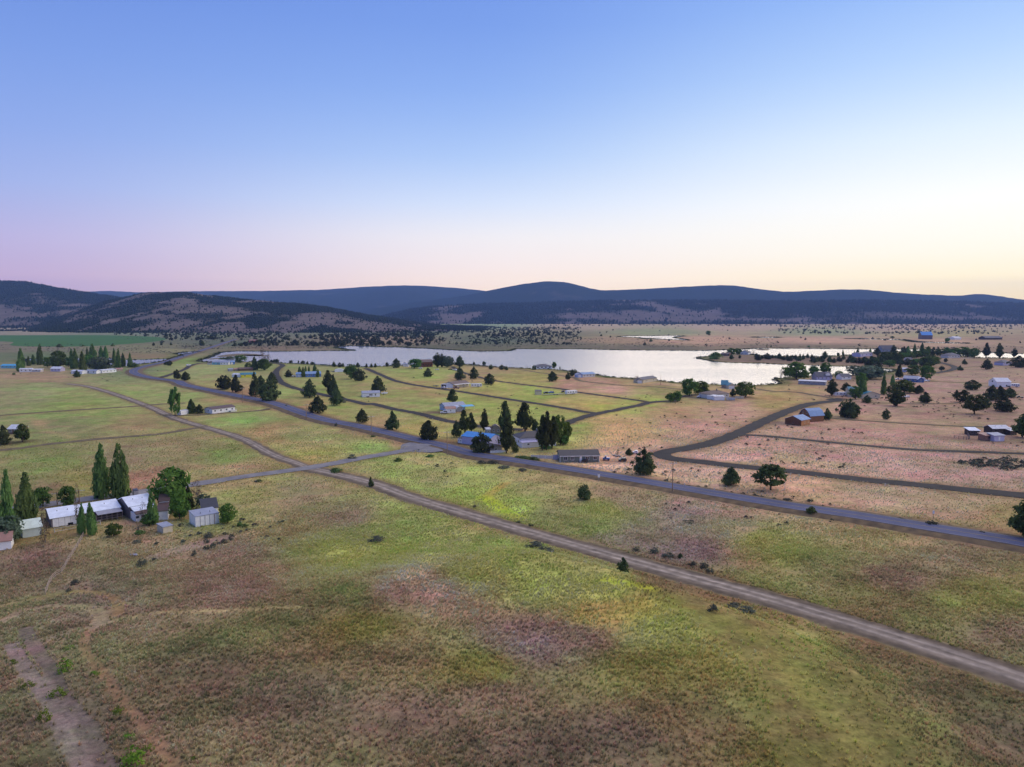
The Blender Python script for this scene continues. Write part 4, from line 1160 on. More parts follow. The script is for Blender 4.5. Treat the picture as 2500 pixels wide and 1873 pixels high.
p, s = on_hill(h5, 18000, lambda k, X, t: np.clip(.06 + .9 * k ** 1.6, 0, 1), (3.0, 8.0), (.7, 1.1))
scatter('hill_junipers', p, s, rnd_rot(len(p)), foliage_tint(len(p), (.022, .032, .018)), hill_tree, 'dark junipers thinly covering the low foothill')
p, s = on_hill(h4, 14000, lambda k, X, t: np.clip(.04 + .9 * k ** 1.5, 0, 1) * (X < 700), (6, 12), (.6, .9))
scatter('hill_forest', p, s, rnd_rot(len(p)), foliage_tint(len(p), (.018, .028, .018)), hill_tree, 'dark forest covering the hill above the crop circle')
p, s = on_hill(h3, 22000, lambda k, X, t: np.clip(.05 + .9 * k ** 2, 0, 1), (9, 19), (.45, .75))
scatter('bluff_forest', p, s, rnd_rot(len(p)), foliage_tint(len(p), (.014, .022, .016)), hill_tree, 'dense dark conifer forest on the far bluff')

# junipers on the flats
ZONES = [  # x0,x1,y0,y1 (photo), count, height range, noise threshold
    (-60, 300, 789, 806, 260, (5, 9), .38), (280, 900, 784, 832, 900, (4, 9.5), .46), (780, 1060, 792, 846, 420, (4, 9.5), .40), (860, 1420, 800, 824, 560, (4, 8), .42),
    (1000, 1420, 824, 842, 240, (2, 5), .45), (1350, 2560, 789, 797, 360, (5, 9), .42), (1900, 2560, 797, 816, 240, (4, 8), .52), (560, 940, 834, 846, 90, (3, 8), .5),
    (1020, 1500, 786, 796, 60, (5, 9), .5), (1400, 2500, 800, 845, 40, (2, 6), .45), (380, 640, 806, 838, 80, (3, 8), .45)]
pts = []
for x0, x1, y0, y1, n_, hr, th in ZONES:
    got = 0
    n_ = int(n_ * 1.7); th -= .02
    while got < n_:
        X = random.uniform(x0, x1)
        u_ = random.random()
        Y = 770 + ((y0 - 770) ** -.8 * (1 - u_) + (y1 - 770) ** -.8 * u_) ** (-1 / .8)
        q = G('z', X, Y)
        if fbm(np.array([q.x]), np.array([q.y * .5]), 160, 3, 61)[0] < th - .08 * random.random():
            if random.random() > .12:
                continue
        got += 1
        pts.append((q, random.uniform(*hr)))
Xs = np.array([q.x for q, h_ in pts]); Ys = np.array([q.y for q, h_ in pts])
bad = inside(Xs, Ys, LAKE) | inside(Xs, Ys, PIVOT) | (seg_dist(Xs, Ys, spline(HIGHWAY, 20)) < 9) | (seg_dist(Xs, Ys, spline(LAKE[:150], 30)) < 6)
for nm_, po, lb in PONDS:
    bad |= inside(Xs, Ys, po)
pts = [q for q, b_ in zip(pts, bad) if not b_]
pts.sort(key=lambda q: q[1] / q[0].length, reverse=True)
NEAR = pts[:230]
rest = pts[230:]
h_ = np.array([q[1] for q in rest]); w_ = h_ * RNG.uniform(.75, 1.2, len(h_))
scatter('juniper_scrub', np.array([tuple(q[0]) for q in rest]), np.c_[w_, w_, h_], rnd_rot(len(rest)), foliage_tint(len(rest)), far_tree,
        'scattered small junipers dotting the sage flats beyond the lake')
M['leaf_far'] = leaf('far_juniper_foliage', (.032, .042, .017), (.076, .084, .030))
FARJ = {}
lone = [crown_mesh('juniper_tree', M['leaf_far'], pr_juniper(1.2 + .5 * q), 30, 260, .10, 300 + q, .10, lo=.04) for q in range(4)]
for q, h1 in NEAR:
    o = bpy.data.objects.new('juniper_tree', lone[random.randrange(4)])
    C.objects.link(o)
    o.location = q; o.rotation_euler.z = random.uniform(0, 6.28)
    w1 = h1 * random.uniform(.75, 1.15); o.scale = (w1, w1, h1)
    fx = project(np.array([q.x]), np.array([q.y]), np.array([0.0]))
    fx, fy = float(fx[0][0]), float(fx[1][0])
    wh = next(t_ for x_, t_ in ((300, 'at the hill foot behind the crop circle'), (460, 'on the flats right of the crop circle'), (580, 'on the flats around the highway end'),
                                (700, 'on the flats behind the far red house'), (800, 'on the flats behind the brown spit'), (900, 'on the flats behind the left lake end'),
                                (1000, 'on flats above the reddish house'), (1120, 'on flats above the brown roofed house'), (1250, 'on flats below the left mountain slope'),
                                (1430, 'on flats below the mountain peak'), (9999, 'on the pink plain beside the far pond')) if fx < x_)
    wh += ', near water' if fy > 836 else ', midway back' if fy > 818 else ', far back' if fy > 803 else ', under the hills'
    FARJ.setdefault('dark juniper ' + wh, []).append((fx, o))
ORDW = ['first', 'second', 'third', 'fourth', 'fifth', 'sixth', 'seventh', 'eighth', 'ninth', 'tenth', 'eleventh', 'twelfth', 'thirteenth', 'fourteenth', 'fifteenth', 'sixteenth', 'seventeenth', 'eighteenth',
        'nineteenth', 'twentieth']
ORDW += [t_ + '-' + ORDW[i] for t_ in ('twenty', 'thirty', 'forty') for i in range(9)]
for lb, L2 in FARJ.items():
    for i, (fx, o) in enumerate(sorted(L2, key=lambda t_: t_[0])):
        tag(o, lb + (', %s from left' % ORDW[min(i, len(ORDW) - 1)] if len(L2) > 1 else ''), 'tree', 'junipers scattered on the far flats')

# sagebrush and low scrub
bp = []
for x0, x1, y0, y1, n_ in ((500, 1900, 826, 849, 2600), (430, 1000, 838, 853, 900), (0, 500, 840, 862, 500), (1900, 2500, 846, 852, 350), (280, 1400, 790, 832, 2500), (1500, 2500, 1040, 1180, 420),
                           (2100, 2500, 960, 1060, 260), (1500, 1900, 960, 1060, 90), (2330, 2560, 1115, 1149, 650), (1050, 1400, 1110, 1175, 40), (1600, 2350, 1195, 1285, 80), (900, 1350, 900, 1000, 30),
                           (0, 400, 905, 935, 40), (330, 700, 1270, 1330, 40), (1900, 2500, 900, 980, 160)):
    X = RNG.uniform(x0, x1, n_); Yv = RNG.uniform(y0, y1, n_)
    for a_, b_ in zip(X, Yv):
        if x0 == 2330 and abs(b_ - 1132 - (a_ - 2420) * .02) > 3 + 15 * smooth(2325, 2440, a_) * (.7 + .3 * math.sin(a_ * .09)):
            continue
        q = G('z', a_, b_)
        bp.append((q.x, q.y, q.z, .6 if b_ > 900 else 1.0, 1 if (x0 == 2330) else 0))
bp = np.array(bp)
ok = ~inside(bp[:, 0], bp[:, 1], LAKE)
ok &= (fbm(bp[:, 0], bp[:, 1], 40, 3, 71) > .46) | (bp[:, 4] > 0)
for ln in [HIGHWAY, DIRT, DIRT_NW, SIDE_ROAD, R7, R8, R4, R10]:
    ok &= seg_dist(bp[:, 0], bp[:, 1], ln) > 6.5
for nm_, po, lb in PONDS:
    ok &= ~inside(bp[:, 0], bp[:, 1], po)
bp = bp[ok]
h_ = RNG.uniform(.5, 1.5, len(bp)) * bp[:, 3]; w_ = h_ * RNG.uniform(1.4, 2.6, len(bp))
tn = foliage_tint(len(bp), (.120, .130, .090), .35) * np.where(bp[:, 4:5] > 0, 1.25, 1)
scatter('sagebrush', bp[:, :3], np.c_[w_, w_, h_], rnd_rot(len(bp)), tn, bush_mesh, 'low grey green sagebrush spread over the flats')

# reeds along the water
rp = []
for po, st in [(LAKE, 2.2)] + [(q[1], 3.0) for q in PONDS]:
    cl_ = po + [po[0]]
    for a_, b_ in zip(cl_[:-1], cl_[1:]):
        k_ = max(1, int((b_ - a_).length / st))
        if a_.y > 4000 or abs(a_.x) > 1.1 * a_.y: continue
        for t_ in range(k_):
            for rep in range(2):
                q = a_.lerp(b_, (t_ + random.random()) / k_)
                rp.append((q.x + random.gauss(0, 2.0), q.y + random.gauss(0, 2.0), 0))
rp = np.array(rp)
h_ = RNG.uniform(.4, 1.1, len(rp)) * (1 + smooth(700, 1500, rp[:, 1]) * .6); w_ = h_ * RNG.uniform(1.6, 3.4, len(rp))
scatter('shore_reeds', rp, np.c_[w_, w_, h_], rnd_rot(len(rp)), foliage_tint(len(rp), (.085, .100, .042), .4), bush_mesh, 'dark green reeds fringing the water')


# bunch grass on the near meadow
def tuft(name, m, seed, n=9):
    g = np.random.default_rng(seed)
    V, Fc = [], []
    for k_ in range(n):
        a = g.uniform(0, 6.283); r0 = g.uniform(0, .22); ln = g.uniform(.45, 1.0); le = g.uniform(.1, .55); wd = g.uniform(.05, .11)
        bx, by = r0 * math.cos(a), r0 * math.sin(a)
        b2 = a + g.uniform(-.8, .8)
        dx, dy = math.cos(b2) * le, math.sin(b2) * le
        nx, ny = -math.sin(b2) * wd, math.cos(b2) * wd
        i = len(V)
        V += [(bx - nx, by - ny, 0), (bx + nx, by + ny, 0), (bx + dx * .45 + nx * .8, by + dy * .45 + ny * .8, ln * .7), (bx + dx * .45 - nx * .8, by + dy * .45 - ny * .8, ln * .7), (bx + dx, by + dy, ln)]
        Fc += [(i, i + 1, i + 2), (i, i + 2, i + 3), (i + 3, i + 2, i + 4)]
    return np_mesh(name, V, Fc, m, smooth=False)


def grass_points(n_, r0, r1, amin, amax, seed):
    g = np.random.default_rng(seed)
    r = np.sqrt(g.uniform(r0 ** 2, r1 ** 2, n_)); a = g.uniform(R(amin), R(amax), n_)
    x, y = r * np.sin(a), r * np.cos(a)
    ok = np.ones(n_, bool)
    dens = fbm(x, y, 9, 3, 83)
    ok &= g.uniform(0, 1, n_) < np.clip(.30 + 1.6 * (dens - .3), .12, 1) * (1 - .95 * smooth(r1 * .72, r1, r)) 
    for nm_, ln, wd, mk, z_, lb in ROADS:
        ok &= seg_dist(x, y, ln) > (4.6 if nm_ == 'dirt_road' else wd * .5 + .3)
    ok &= seg_dist(x, y, HIGHWAY) > 9
    for ln, half, col, st in TRAILS:
        d = seg_dist(x, y, spline(ln, 5) if len(ln) > 2 else ln)
        ok &= (d > half * 1.1) | (g.uniform(0, 1, n_) > st)
    return x[ok], y[ok]


for nm_, n_, r0, r1, sz, sd in (('bunch_grass', 300000, 76, 240, .44, 1), ('meadow_grass', 150000, 150, 430, .42, 2)):
    x, y = grass_points(n_, r0, r1, -41, 41, 900 + sd)
    col = ground_colour(x, y)
    nn_ = fbm(x, y, 3, 2, 91) - .5
    kind_ = RNG.uniform(0, 1, len(x))[:, None] + .9 * (fbm(x, y, 2.2, 2, 93) - .5)[:, None]
    col = 3.1 * np.array([.98, .98, 1.10]) * col * np.where(kind_ < .34, (1.34, 1.16, 1.16), np.where(kind_ > .74, (.70, .82, .70), (.95, 1.0, .9)))     # dead straw, green and dark tufts grow mixed
    col = col * (1.0 + .45 * nn_[:, None] + .15 * RNG.standard_normal((len(x), 1))) * (1 + .06 * RNG.standard_normal((len(x), 3)))
    s_ = sz * RNG.uniform(.55, 1.5, len(x))
    scatter(nm_, np.c_[x, y, hgt(x, y) - .02], np.c_[s_ * 1.05, s_ * 1.05, s_], rnd_rot(len(x)), np.clip(col, .01, .8), tuft('tuft', M['inst_grass'], sd),
            'tussocky straw, pink and green bunch grass on the near mound' if sd == 1 else 'patchy meadow grass between the dirt road and highway')


# ------------------------------------------------------------------ buildings
def base(v, ax, ay, bx, by):
    """front wall foot from two photo sightings: origin, turn, length"""
    A, B = G(v, ax, ay), G(v, bx, by)
    d = B - A
    return A, math.atan2(d.y, d.x), math.hypot(d.x, d.y)


def opening(parent, wx, wz, w, h, side, L_, D_, kind='window', frame='white', glass='glass', proud=.05):
    """window or door on a wall; side: f front, b back, l left end, r right end; pane is a sub-part of its frame"""
    b, g = MB(), MB()
    fr = .10

    def put(mb, a0, a1, z0, z1, d0, d1):
        if side == 'f': mb.box(a0, a1, -d1, -d0, z0, z1)
        elif side == 'b': mb.box(a0, a1, D_ + d0, D_ + d1, z0, z1)
        elif side == 'l': mb.box(-d1, -d0, a0, a1, z0, z1)
        else: mb.box(L_ + d0, L_ + d1, a0, a1, z0, z1)
    x0, x1, z0, z1 = wx - w / 2, wx + w / 2, wz, wz + h
    if kind == 'window':
        put(b, x0 - fr, x0, z0 - fr, z1 + fr, 0, proud); put(b, x1, x1 + fr, z0 - fr, z1 + fr, 0, proud)
        put(b, x0, x1, z1, z1 + fr, 0, proud); put(b, x0, x1, z0 - fr, z0, 0, proud + .03)
        put(b, wx - .03, wx + .03, z0, z1, .012, proud)
        o = b.build('window', M[frame], parent)
        put(g, x0, x1, z0, z1, .002, .012)
        g.build('pane', M[glass], o)
    else:
        put(b, x0, x1, z0, z1, .002, proud)
        o = b.build(kind, M[frame], parent)
        if kind == 'door':
            put(g, x1 - .16, x1 - .08, z0 + .95, z0 + 1.05, proud, proud + .06)
            g.build('handle', M['steel'], o)
        elif kind == 'garage_door':
            n_ = 4
            for q in range(1, n_):
                put(g, x0 + .05, x1 - .05, z0 + (z1 - z0) * q / n_ - .03, z0 + (z1 - z0) * q / n_ + .03, proud, proud + .02)
            g.build('panel_joint', M['greysiding'], o)
    return o


def shell(parent, x0, x1, y0, y1, hw, rise, typ, wm_, rm, over=.4, z0=0.0, th=.16, roofname='roof'):
    """walls and roof of one rectangular block in the thing's own axes"""
    w, r = MB(), MB()
    D_, L_ = y1 - y0, x1 - x0
    if typ == 'gable':
        w.prism([(y0, z0), (y1, z0), (y1, hw), ((y0 + y1) / 2, hw + rise), (y0, hw)], x0, x1, 'x')
        k = rise / (D_ / 2); ym = (y0 + y1) / 2
        r.prism([(y0 - over, hw - k * over), (ym, hw + rise), (y1 + over, hw - k * over), (y1 + over, hw - k * over + th), (ym, hw + rise + th), (y0 - over, hw - k * over + th)][::-1], x0 - over, x1 + over, 'x')
    elif typ == 'end':
        w.prism([(x0, z0), (x1, z0), (x1, hw), ((x0 + x1) / 2, hw + rise), (x0, hw)], y0, y1, 'y')
        k = rise / (L_ / 2); xm = (x0 + x1) / 2
        r.prism([(x0 - over, hw - k * over), (xm, hw + rise), (x1 + over, hw - k * over), (x1 + over, hw - k * over + th), (xm, hw + rise + th), (x0 - over, hw - k * over + th)], y0 - over, y1 + over, 'y')
    elif typ == 'gambrel':
        xm = (x0 + x1) / 2; q = L_ * .22
        pr = [(x0, hw), (x0 + q, hw + rise * .68), (xm, hw + rise), (x1 - q, hw + rise * .68), (x1, hw)]
        w.prism([(x0, z0), (x1, z0)] + pr[::-1], y0, y1, 'y')
        o_ = [(x0 - .3, hw - .25)] + [(a, b + .02) for a, b in pr[1:4]] + [(x1 + .3, hw - .25)]
        r.prism(o_ + [(a, b + th) for a, b in o_[::-1]], y0 - over, y1 + over, 'y')
    elif typ == 'hip':
        w.box(x0, x1, y0, y1, z0, hw)
        a = min(D_ / 2, L_ / 2 - .3); ym = (y0 + y1) / 2
        X0, X1, Y0, Y1 = x0 - over, x1 + over, y0 - over, y1 + over
        r.add([(X0, Y0, hw), (X1, Y0, hw), (X1, Y1, hw), (X0, Y1, hw), (X0, Y0, hw + th), (X1, Y0, hw + th), (X1, Y1, hw + th), (X0, Y1, hw + th), (x0 + a, ym, hw + rise), (x1 - a, ym, hw + rise)],
              [(0, 3, 2, 1), (0, 1, 5, 4), (1, 2, 6, 5), (2, 3, 7, 6), (3, 0, 4, 7), (4, 5, 9, 8), (5, 6, 9), (6, 7, 8, 9), (7, 4, 8)])
    elif typ == 'shed':      # low front, high back
        w.prism([(y0, z0), (y1, z0), (y1, hw + rise), (y0, hw)], x0, x1, 'x')
        k = rise / D_
        r.prism([(y0 - over, hw - k * over), (y1 + over, hw + rise + k * over), (y1 + over, hw + rise + k * over + th), (y0 - over, hw - k * over + th)], x0 - over, x1 + over, 'x')
    elif typ == 'flat':
        w.box(x0, x1, y0, y1, z0, hw)
        r.box(x0 - over * .4, x1 + over * .4, y0 - over * .4, y1 + over * .4, hw, hw + th)
    elif typ == 'arch':
        n_ = 10; xm = (x0 + x1) / 2
        pr = [(xm - L_ / 2 * math.cos(math.pi * q / n_), hw + rise * math.sin(math.pi * q / n_)) for q in range(n_ + 1)]
        w.prism([(x0, z0), (x1, z0)] + pr[::-1], y0 + .05, y1 - .05, 'y')
        r.prism(pr + [(xm + (a - xm) * 1.04, b + th) for a, b in pr[::-1]], y0 - .2, y1 + .2, 'y')
    wo_ = w.build('wall', M[wm_], parent)
    ro_ = r.build(roofname, M[rm], parent)
    return wo_, ro_


def house(name, label, short, v, a, b, D_, hw, rise, typ, wm_, rm, nf=0, nl=0, nr=0, door=None, frame='white', win=(1.2, 1.0), cat='house', over=.4, group=None, chimney=False, skirt=None, garage=None, parts=True):
    A, rz, L_ = base(v, *a, *b)
    e = empty(name, A, rz)
    e.location.z = float(hgt(A.x, A.y))
    tag(e, label, cat, group)
    wall, roof = shell(e, 0, L_, 0, D_, hw, rise, typ, wm_, rm, over)
    w_, h_ = win
    zz = max(.7, hw * .42)
    used = []
    if door is not None:
        opening(e, door * L_, .25, .95, min(2.05, hw - .35), 'f', L_, D_, 'door', frame); used.append(door * L_)
    if garage is not None:
        g0, gw = garage
        opening(e, g0 * L_, .05, gw, min(2.3, hw - .3), 'f', L_, D_, 'garage_door', 'white' if frame == 'white' else frame); used.append(g0 * L_)
    for q in range(nf):
        x = L_ * (q + .5) / nf
        if all(abs(x - u) > w_ + .2 for u in used) and w_ < L_ - .4:
            opening(e, x, zz, w_, min(h_, hw - zz - .25), 'f', L_, D_, 'window', frame)
    for sd, cnt in (('l', nl), ('r', nr)):
        for q in range(cnt):
            opening(e, D_ * (q + .5) / cnt, zz, min(w_, D_ / (cnt + .6)), min(h_, hw - zz - .25), sd, L_, D_, 'window', frame)
    if chimney:
        MB().box(L_ * .6, L_ * .6 + .6, D_ * .45, D_ * .45 + .6, hw + rise * .5, hw + rise + .9).build('chimney', M['steel'], roof)
    if skirt:
        MB().box(-.03, L_ + .03, -.03, D_ + .03, 0, .5).build('skirting', M[skirt], e)
    if roof and typ in ('gable', 'shed', 'hip') and L_ > 6 and parts:
        mb = MB()
        for q in (.3, .7):
            zr = hw + (rise * .55 if typ != 'hip' else rise * .6)
            mb.tube((L_ * q, D_ * .3, zr - .3), (L_ * q, D_ * .3, zr + .55), .09)
        mb.build('vent_pipe', M['steel'], roof)
    c = e.matrix_basis @ Vector((L_ / 2, D_ / 2, 0)) if False else A + Vector((math.cos(rz) * L_ / 2 - math.sin(rz) * D_ / 2, math.sin(rz) * L_ / 2 + math.cos(rz) * D_ / 2, 0))
    if short:
        LANDMARKS.append((short, c.x, c.y))
    return e, L_, D_


# -- centre right foreground homes
e, L_, D_ = house('manufactured_home', 'long sage grey home with dark roof and five white framed openings beside the highway', 'the long sage grey home', 'k', (1402, 792), (1822, 788), 8.2, 2.7, 1.5, 'gable', 'sage', 'roof_dark',
                  door=.53, chimney=False, nr=1, nl=1)
for fx, w_ in ((.14, 1.3), (.315, 1.1), (.70, 1.3), (.90, 1.3)):
    opening(e, fx * L_, .95, w_, 1.25, 'f', L_, D_, 'window', 'white')
for fx in (0, 1):
    MB().box(L_ * fx - .07, L_ * fx + .07, -.09, .05, 0, 2.72).build('corner_board', M['white'], e)
MB().box(-.3, L_ + .3, -.45, -.40, 2.42, 2.66).build('fascia', M['white'], e)
MB().box(L_ * .53 - 1, L_ * .53 + 1, -1.5, -.1, 0, .28).build('step', M['weathered'], e)
e, L_, D_ = house('workshop', 'pale lavender metal workshop with bright blue roof behind the round juniper', 'the blue roofed workshop', 'k', (345, 590), (640, 628), 9, 3.6, 1.5, 'gable', 'lavender', 'roof_blue', cat='workshop', nl=1, parts=False)
house('lean_to_shed', 'small white lean-to shed with two dark windows against the blue roofed workshop', None, 'k', (298, 578), (344, 588), 4, 2.2, .5, 'shed', 'white', 'roof_dark', nf=2, win=(.5, .6), cat='shed', over=.15)
house('storage_shed', 'pale metal shed with sloping roof behind the round juniper', None, 'k', (640, 602), (765, 604), 6, 2.0, .9, 'shed', 'lavender', 'roof_metal', nf=1, cat='shed')
e, L_, D_ = house('gazebo', 'small dark roofed porch house with pale gable facing the highway', None, 'k', (640, 690), (775, 672), 4, 1.9, 1.4, 'end', 'greysiding', 'roof_dark', nf=1, cat='shed')
e, L_, D_ = house('ranch_house', 'white house with charcoal hip roof and lavender porch roof beneath tall pines', 'the charcoal roofed pine house', 'k', (975, 625), (1330, 598), 10, 3.9, 2.2, 'hip', 'white', 'roof_dark', nf=4, nl=2, chimney=True)
MB().prism([(-3.2, 2.35), (0, 2.9), (0, 3.02), (-3.2, 2.47)], -.6, L_ + .2, 'x').build('porch_roof', M['lavender'], e)
MB().box(-.4, L_, -3.0, -.01, 0, 2.36).build('porch', M['white'], e)
for fx in (.16, .5, .72):
    w_ = MB().box(fx * L_ - .55, fx * L_ + .55, -3.05, -3.003, 1.2, 2.0).build('window', M['white'], e)
    MB().box(fx * L_ - .45, fx * L_ + .45, -3.065, -3.052, 1.28, 1.92).build('pane', M['glass'], w_)
house('barn_shed', 'tan shed with dark brown gambrel roof behind the blue roofed workshop', None, 'k', (662, 478), (760, 476), 4.5, 2.2, 1.7, 'gambrel', 'tan', 'roof_brown', nf=2, win=(.7, .8), cat='shed', over=.2)
house('garden_shed', 'small grey shed with white flat roof beside the gambrel shed', None, 'k', (606, 486), (656, 484), 3.5, 2.2, .4, 'shed', 'greysiding', 'roof_pale', nf=1, win=(.6, .8), cat='shed', over=.15)


def fence(name, label, ln, hgt_, post_m, rails=0, board=None, step=2.4, top=None, post=.06):
    e = empty(name, ln[0])
    e.location.z = 0
    tag(e, label, 'fence')
    o0 = ln[0]
    P = spline(ln, step)
    for p in P:
        z = float(hgt(p.x, p.y))
        MB().box(p.x - o0.x - post, p.x - o0.x + post, p.y - o0.y - post, p.y - o0.y + post, z - .1, z + hgt_).build('post', M[post_m], e)
    for a, b in zip(P[:-1], P[1:]):
        za, zb = float(hgt(a.x, a.y)), float(hgt(b.x, b.y))
        a0, b0 = a - o0, b - o0
        t_ = (b - a); t_.z = 0; t_.normalize(); nx, ny = -t_.y * .02, t_.x * .02
        if board:
            g = MB().add([(a0.x - nx * s_, a0.y - ny * s_, za + zz) for s_ in (1, -1) for zz in (.08, hgt_ - .06)] + [(b0.x - nx * s_, b0.y - ny * s_, zb + zz) for s_ in (1, -1) for zz in (.08, hgt_ - .06)],
                         [(0, 1, 5, 4), (2, 6, 7, 3), (1, 3, 7, 5), (0, 4, 6, 2), (0, 2, 3, 1), (4, 5, 7, 6)])
            g.build('panel', M[board], e)
        for q in range(rails):
            h1 = hgt_ * (.3 + .65 * q / max(1, rails - 1))
            MB().tube((a0.x, a0.y, za + h1), (b0.x, b0.y, zb + h1), .055, n=4).build('rail', M[post_m], e)
    return e


fence('privacy_fence', 'low white panel fence left of the long sage grey home', line(('k', 1090, 748, 1320, 756)), 1.5, 'white', 0, 'offwhite')
fence('privacy_fence', 'taller grey panel fence touching the end of the sage grey home', line(('k', 1325, 764, 1392, 762)), 2.1, 'greysiding', 0, 'lavender', 2)
fence('picket_fence', 'short white fence before the small dark roofed porch house', line(('k', 650, 694, 822, 684)), 1.2, 'white', 0, 'white', 2)

# -- middle homes
e, L_, D_ = house('blue_house', 'powder blue ranch house with pale grey roof and turquoise awning', 'the powder blue ranch house', 'j', (1585, 572), (1855, 552), 8, 2.9, 1.6, 'gable', 'paleblue', 'roof_grey', nf=3, nl=2, over=.5)
MB().prism([(-4, 2.3), (0, 2.85), (0, 2.95), (-4, 2.4)], L_ * .72, L_ + 4.5, 'x').build('awning', M['roof_skyblue'], e)
for x in (L_ * .74, L_ + 4.3):
    MB().tube((x, -3.8, 0), (x, -3.8, 2.35), .06).build('awning_post', M['white'], e)
house('garage', 'small white garage with rust brown roof in front of the powder blue house', None, 'j', (1592, 600), (1724, 596), 5, 2.6, .9, 'gable', 'white', 'roof_rust', nf=1, door=.65, win=(.6, .7), cat='garage')
house('arched_carport', 'arched grey carport shelter beside the white garage', None, 'j', (1738, 582), (1818, 576), 5, 1.4, 1.7, 'arch', 'steel', 'roof_pale', cat='carport')
e, L_, D_ = house('mobile_home', 'white mobile home with slate roof in front of a large juniper', 'the white mobile home', 'j', (470, 388), (705, 380), 8, 2.9, 1.2, 'gable', 'white', 'roof_grey', nf=0, nl=0)
for fx in (.42, .48, .54, .74):
    opening(e, fx * L_, 1.0, .7, 1.3, 'f', L_, D_, 'window', 'white')
MB().box(L_ * .22, L_ * .38, -1.8, -.06, 0, .7).build('deck', M['weathered'], e)
e, L_, D_ = house('farm_house', 'cream house with chocolate brown roof and open porch', 'the brown roofed cream house', 'j', (1690, 262), (1905, 240), 9, 3.0, 1.7, 'gable', 'cream', 'roof_brown', nf=4, door=.3, chimney=True)
for q in range(5):
    MB().tube((L_ * (q + .2) / 5, -2.2, 0), (L_ * (q + .2) / 5, -2.2, 2.6), .09).build('porch_post', M['white'], e)
MB().prism([(-2.6, 2.55), (-.42, 2.85), (-.42, 2.95), (-2.6, 2.65)], 0, L_, 'x').build('porch_roof', M['offwhite'], e)
e, L_, D_ = house('carport', 'white walled carport with dark opening at the brown roofed cream house', None, 'j', (1528, 258), (1688, 262), 6, 2.7, .9, 'end', 'white', 'roof_pale', cat='carport')
MB().box(.5, L_ * .42, -.04, -.01, .05, 2.4).build('opening', M['black'], e)  # black panel on the solid wall stands for the shaded inside

e, L_, D_ = house('mobile_home', 'white mobile home with brown roof below the highway near the spruce', 'the white home below the highway', 'b', (302, 1592), (548, 1562), 8, 2.7, 1.0, 'gable', 'white', 'roof_brown', nf=4, nl=1, win=(.9, .9))
MB().box(L_ * .72, L_ * .98, -2.2, -.06, 0, .8).build('deck', M['offwhite'], e)
for q in range(4):
    MB().box(L_ * (.73 + .08 * q), L_ * (.73 + .08 * q) + .1, -2.2, -2.1, .8, 1.7).build('railing_post', M['white'], e)
house('utility_trailer', 'plain white box trailer left of the spruce below the highway', None, 'a', (1952, 1608), (2060, 1590), 3, 2.4, .2, 'flat', 'white', 'roof_pale', cat='trailer', over=.1)
house('mobile_home', 'bright yellow mobile home with teal roof on the lake side', 'the bright yellow mobile home', 'b', (615, 1202), (772, 1196), 6, 2.7, 1.5, 'gable', 'yellow', 'roof_teal', nf=2, nr=1)
house('mobile_home', 'plain white wing joined to the bright yellow mobile home', None, 'b', (514, 1194), (613, 1198), 6, 2.4, .9, 'gable', 'white', 'roof_pale', nf=1)
house('barn', 'low brown shed row behind the yellow mobile home', None, 'b', (592, 1132), (740, 1126), 6, 2.2, 1.2, 'gable', 'brownwood', 'roof_brown', nf=2, win=(.8, .8), frame='weathered', cat='shed')
house('garden_shed', 'tiny grey shed at the left end of the brown shed row', None, 'b', (480, 1134), (526, 1132), 4, 2.0, .9, 'gable', 'greysiding', 'roof_grey', nf=1, win=(.6, .6), cat='shed')
house('garden_shed', 'tiny tan shed between the grey shed and brown shed row', None, 'b', (540, 1132), (588, 1130), 4, 2.0, .9, 'gable', 'tan', 'roof_rust', nf=1, win=(.6, .6), cat='shed')
house('mobile_home', 'pale blue mobile home with light blue roof by the shallow inlet', 'the pale blue inlet home', 'b', (300, 1062), (384, 1062), 8, 2.8, 1.6, 'gable', 'turquoise', 'roof_grey', nf=2)
house('mobile_home', 'white fronted middle section of the pale blue inlet home', None, 'b', (386, 1064), (479, 1063), 7, 2.7, 1.7, 'gable', 'white', 'roof_grey', nf=3, win=(.8, .8))
house('garage', 'blue roofed garage at the right end of the pale blue inlet home', None, 'b', (481, 1060), (545, 1058), 7, 2.7, 1.3, 'gable', 'blue', 'roof_bluegrey', cat='garage', garage=(.5, 2.6))
house('garden_shed', 'small white shed at the left end of the pale blue inlet home', None, 'b', (250, 1062), (298, 1062), 5, 2.2, .9, 'gable', 'offwhite', 'roof_brown', nf=1, win=(.6, .6), cat='shed')
house('lake_house', 'cornflower blue house with blue roof behind slim poplars', 'the cornflower blue house', 'b', (1308, 1197), (1475, 1192), 9, 3.0, 1.8, 'gable', 'blue', 'roof_bluegrey', nf=4, nr=1)
house('garage', 'cornflower blue garage left of the cornflower blue house', None, 'b', (1205, 1197), (1281, 1196), 8, 2.8, 1.4, 'gable', 'paleblue', 'roof_bluegrey', cat='garage', garage=(.5, 3.4))
house('tarp_shelter', 'white rounded tarp shelter behind the pair of round trees', None, 'b', (1622, 1142), (1728, 1140), 7, .8, 2.0, 'arch', 'white', 'roof_pale', cat='shelter')
house('red_house', 'small bright red house far across the shallow inlet', 'the far red house', 'b', (697, 826), (780, 826), 9, 4.5, 2.4, 'gable', 'red', 'roof_rust', nf=3, win=(1.8, 1.6))
e, L_, D_ = house('lodge', 'two storey reddish wooden house among lakeside trees', 'the reddish lakeside house', 'c', (575, 1088), (690, 1085), 12, 5.4, 2.6, 'gable', 'redwood', 'roof_brown', nf=4, nr=1, frame='brownwood', win=(1.6, 1.3))
for fx in (.2, .5, .8):
    opening(e, fx * L_, .7, 1.5, 1.2, 'f', L_, D_, 'window', 'brownwood')
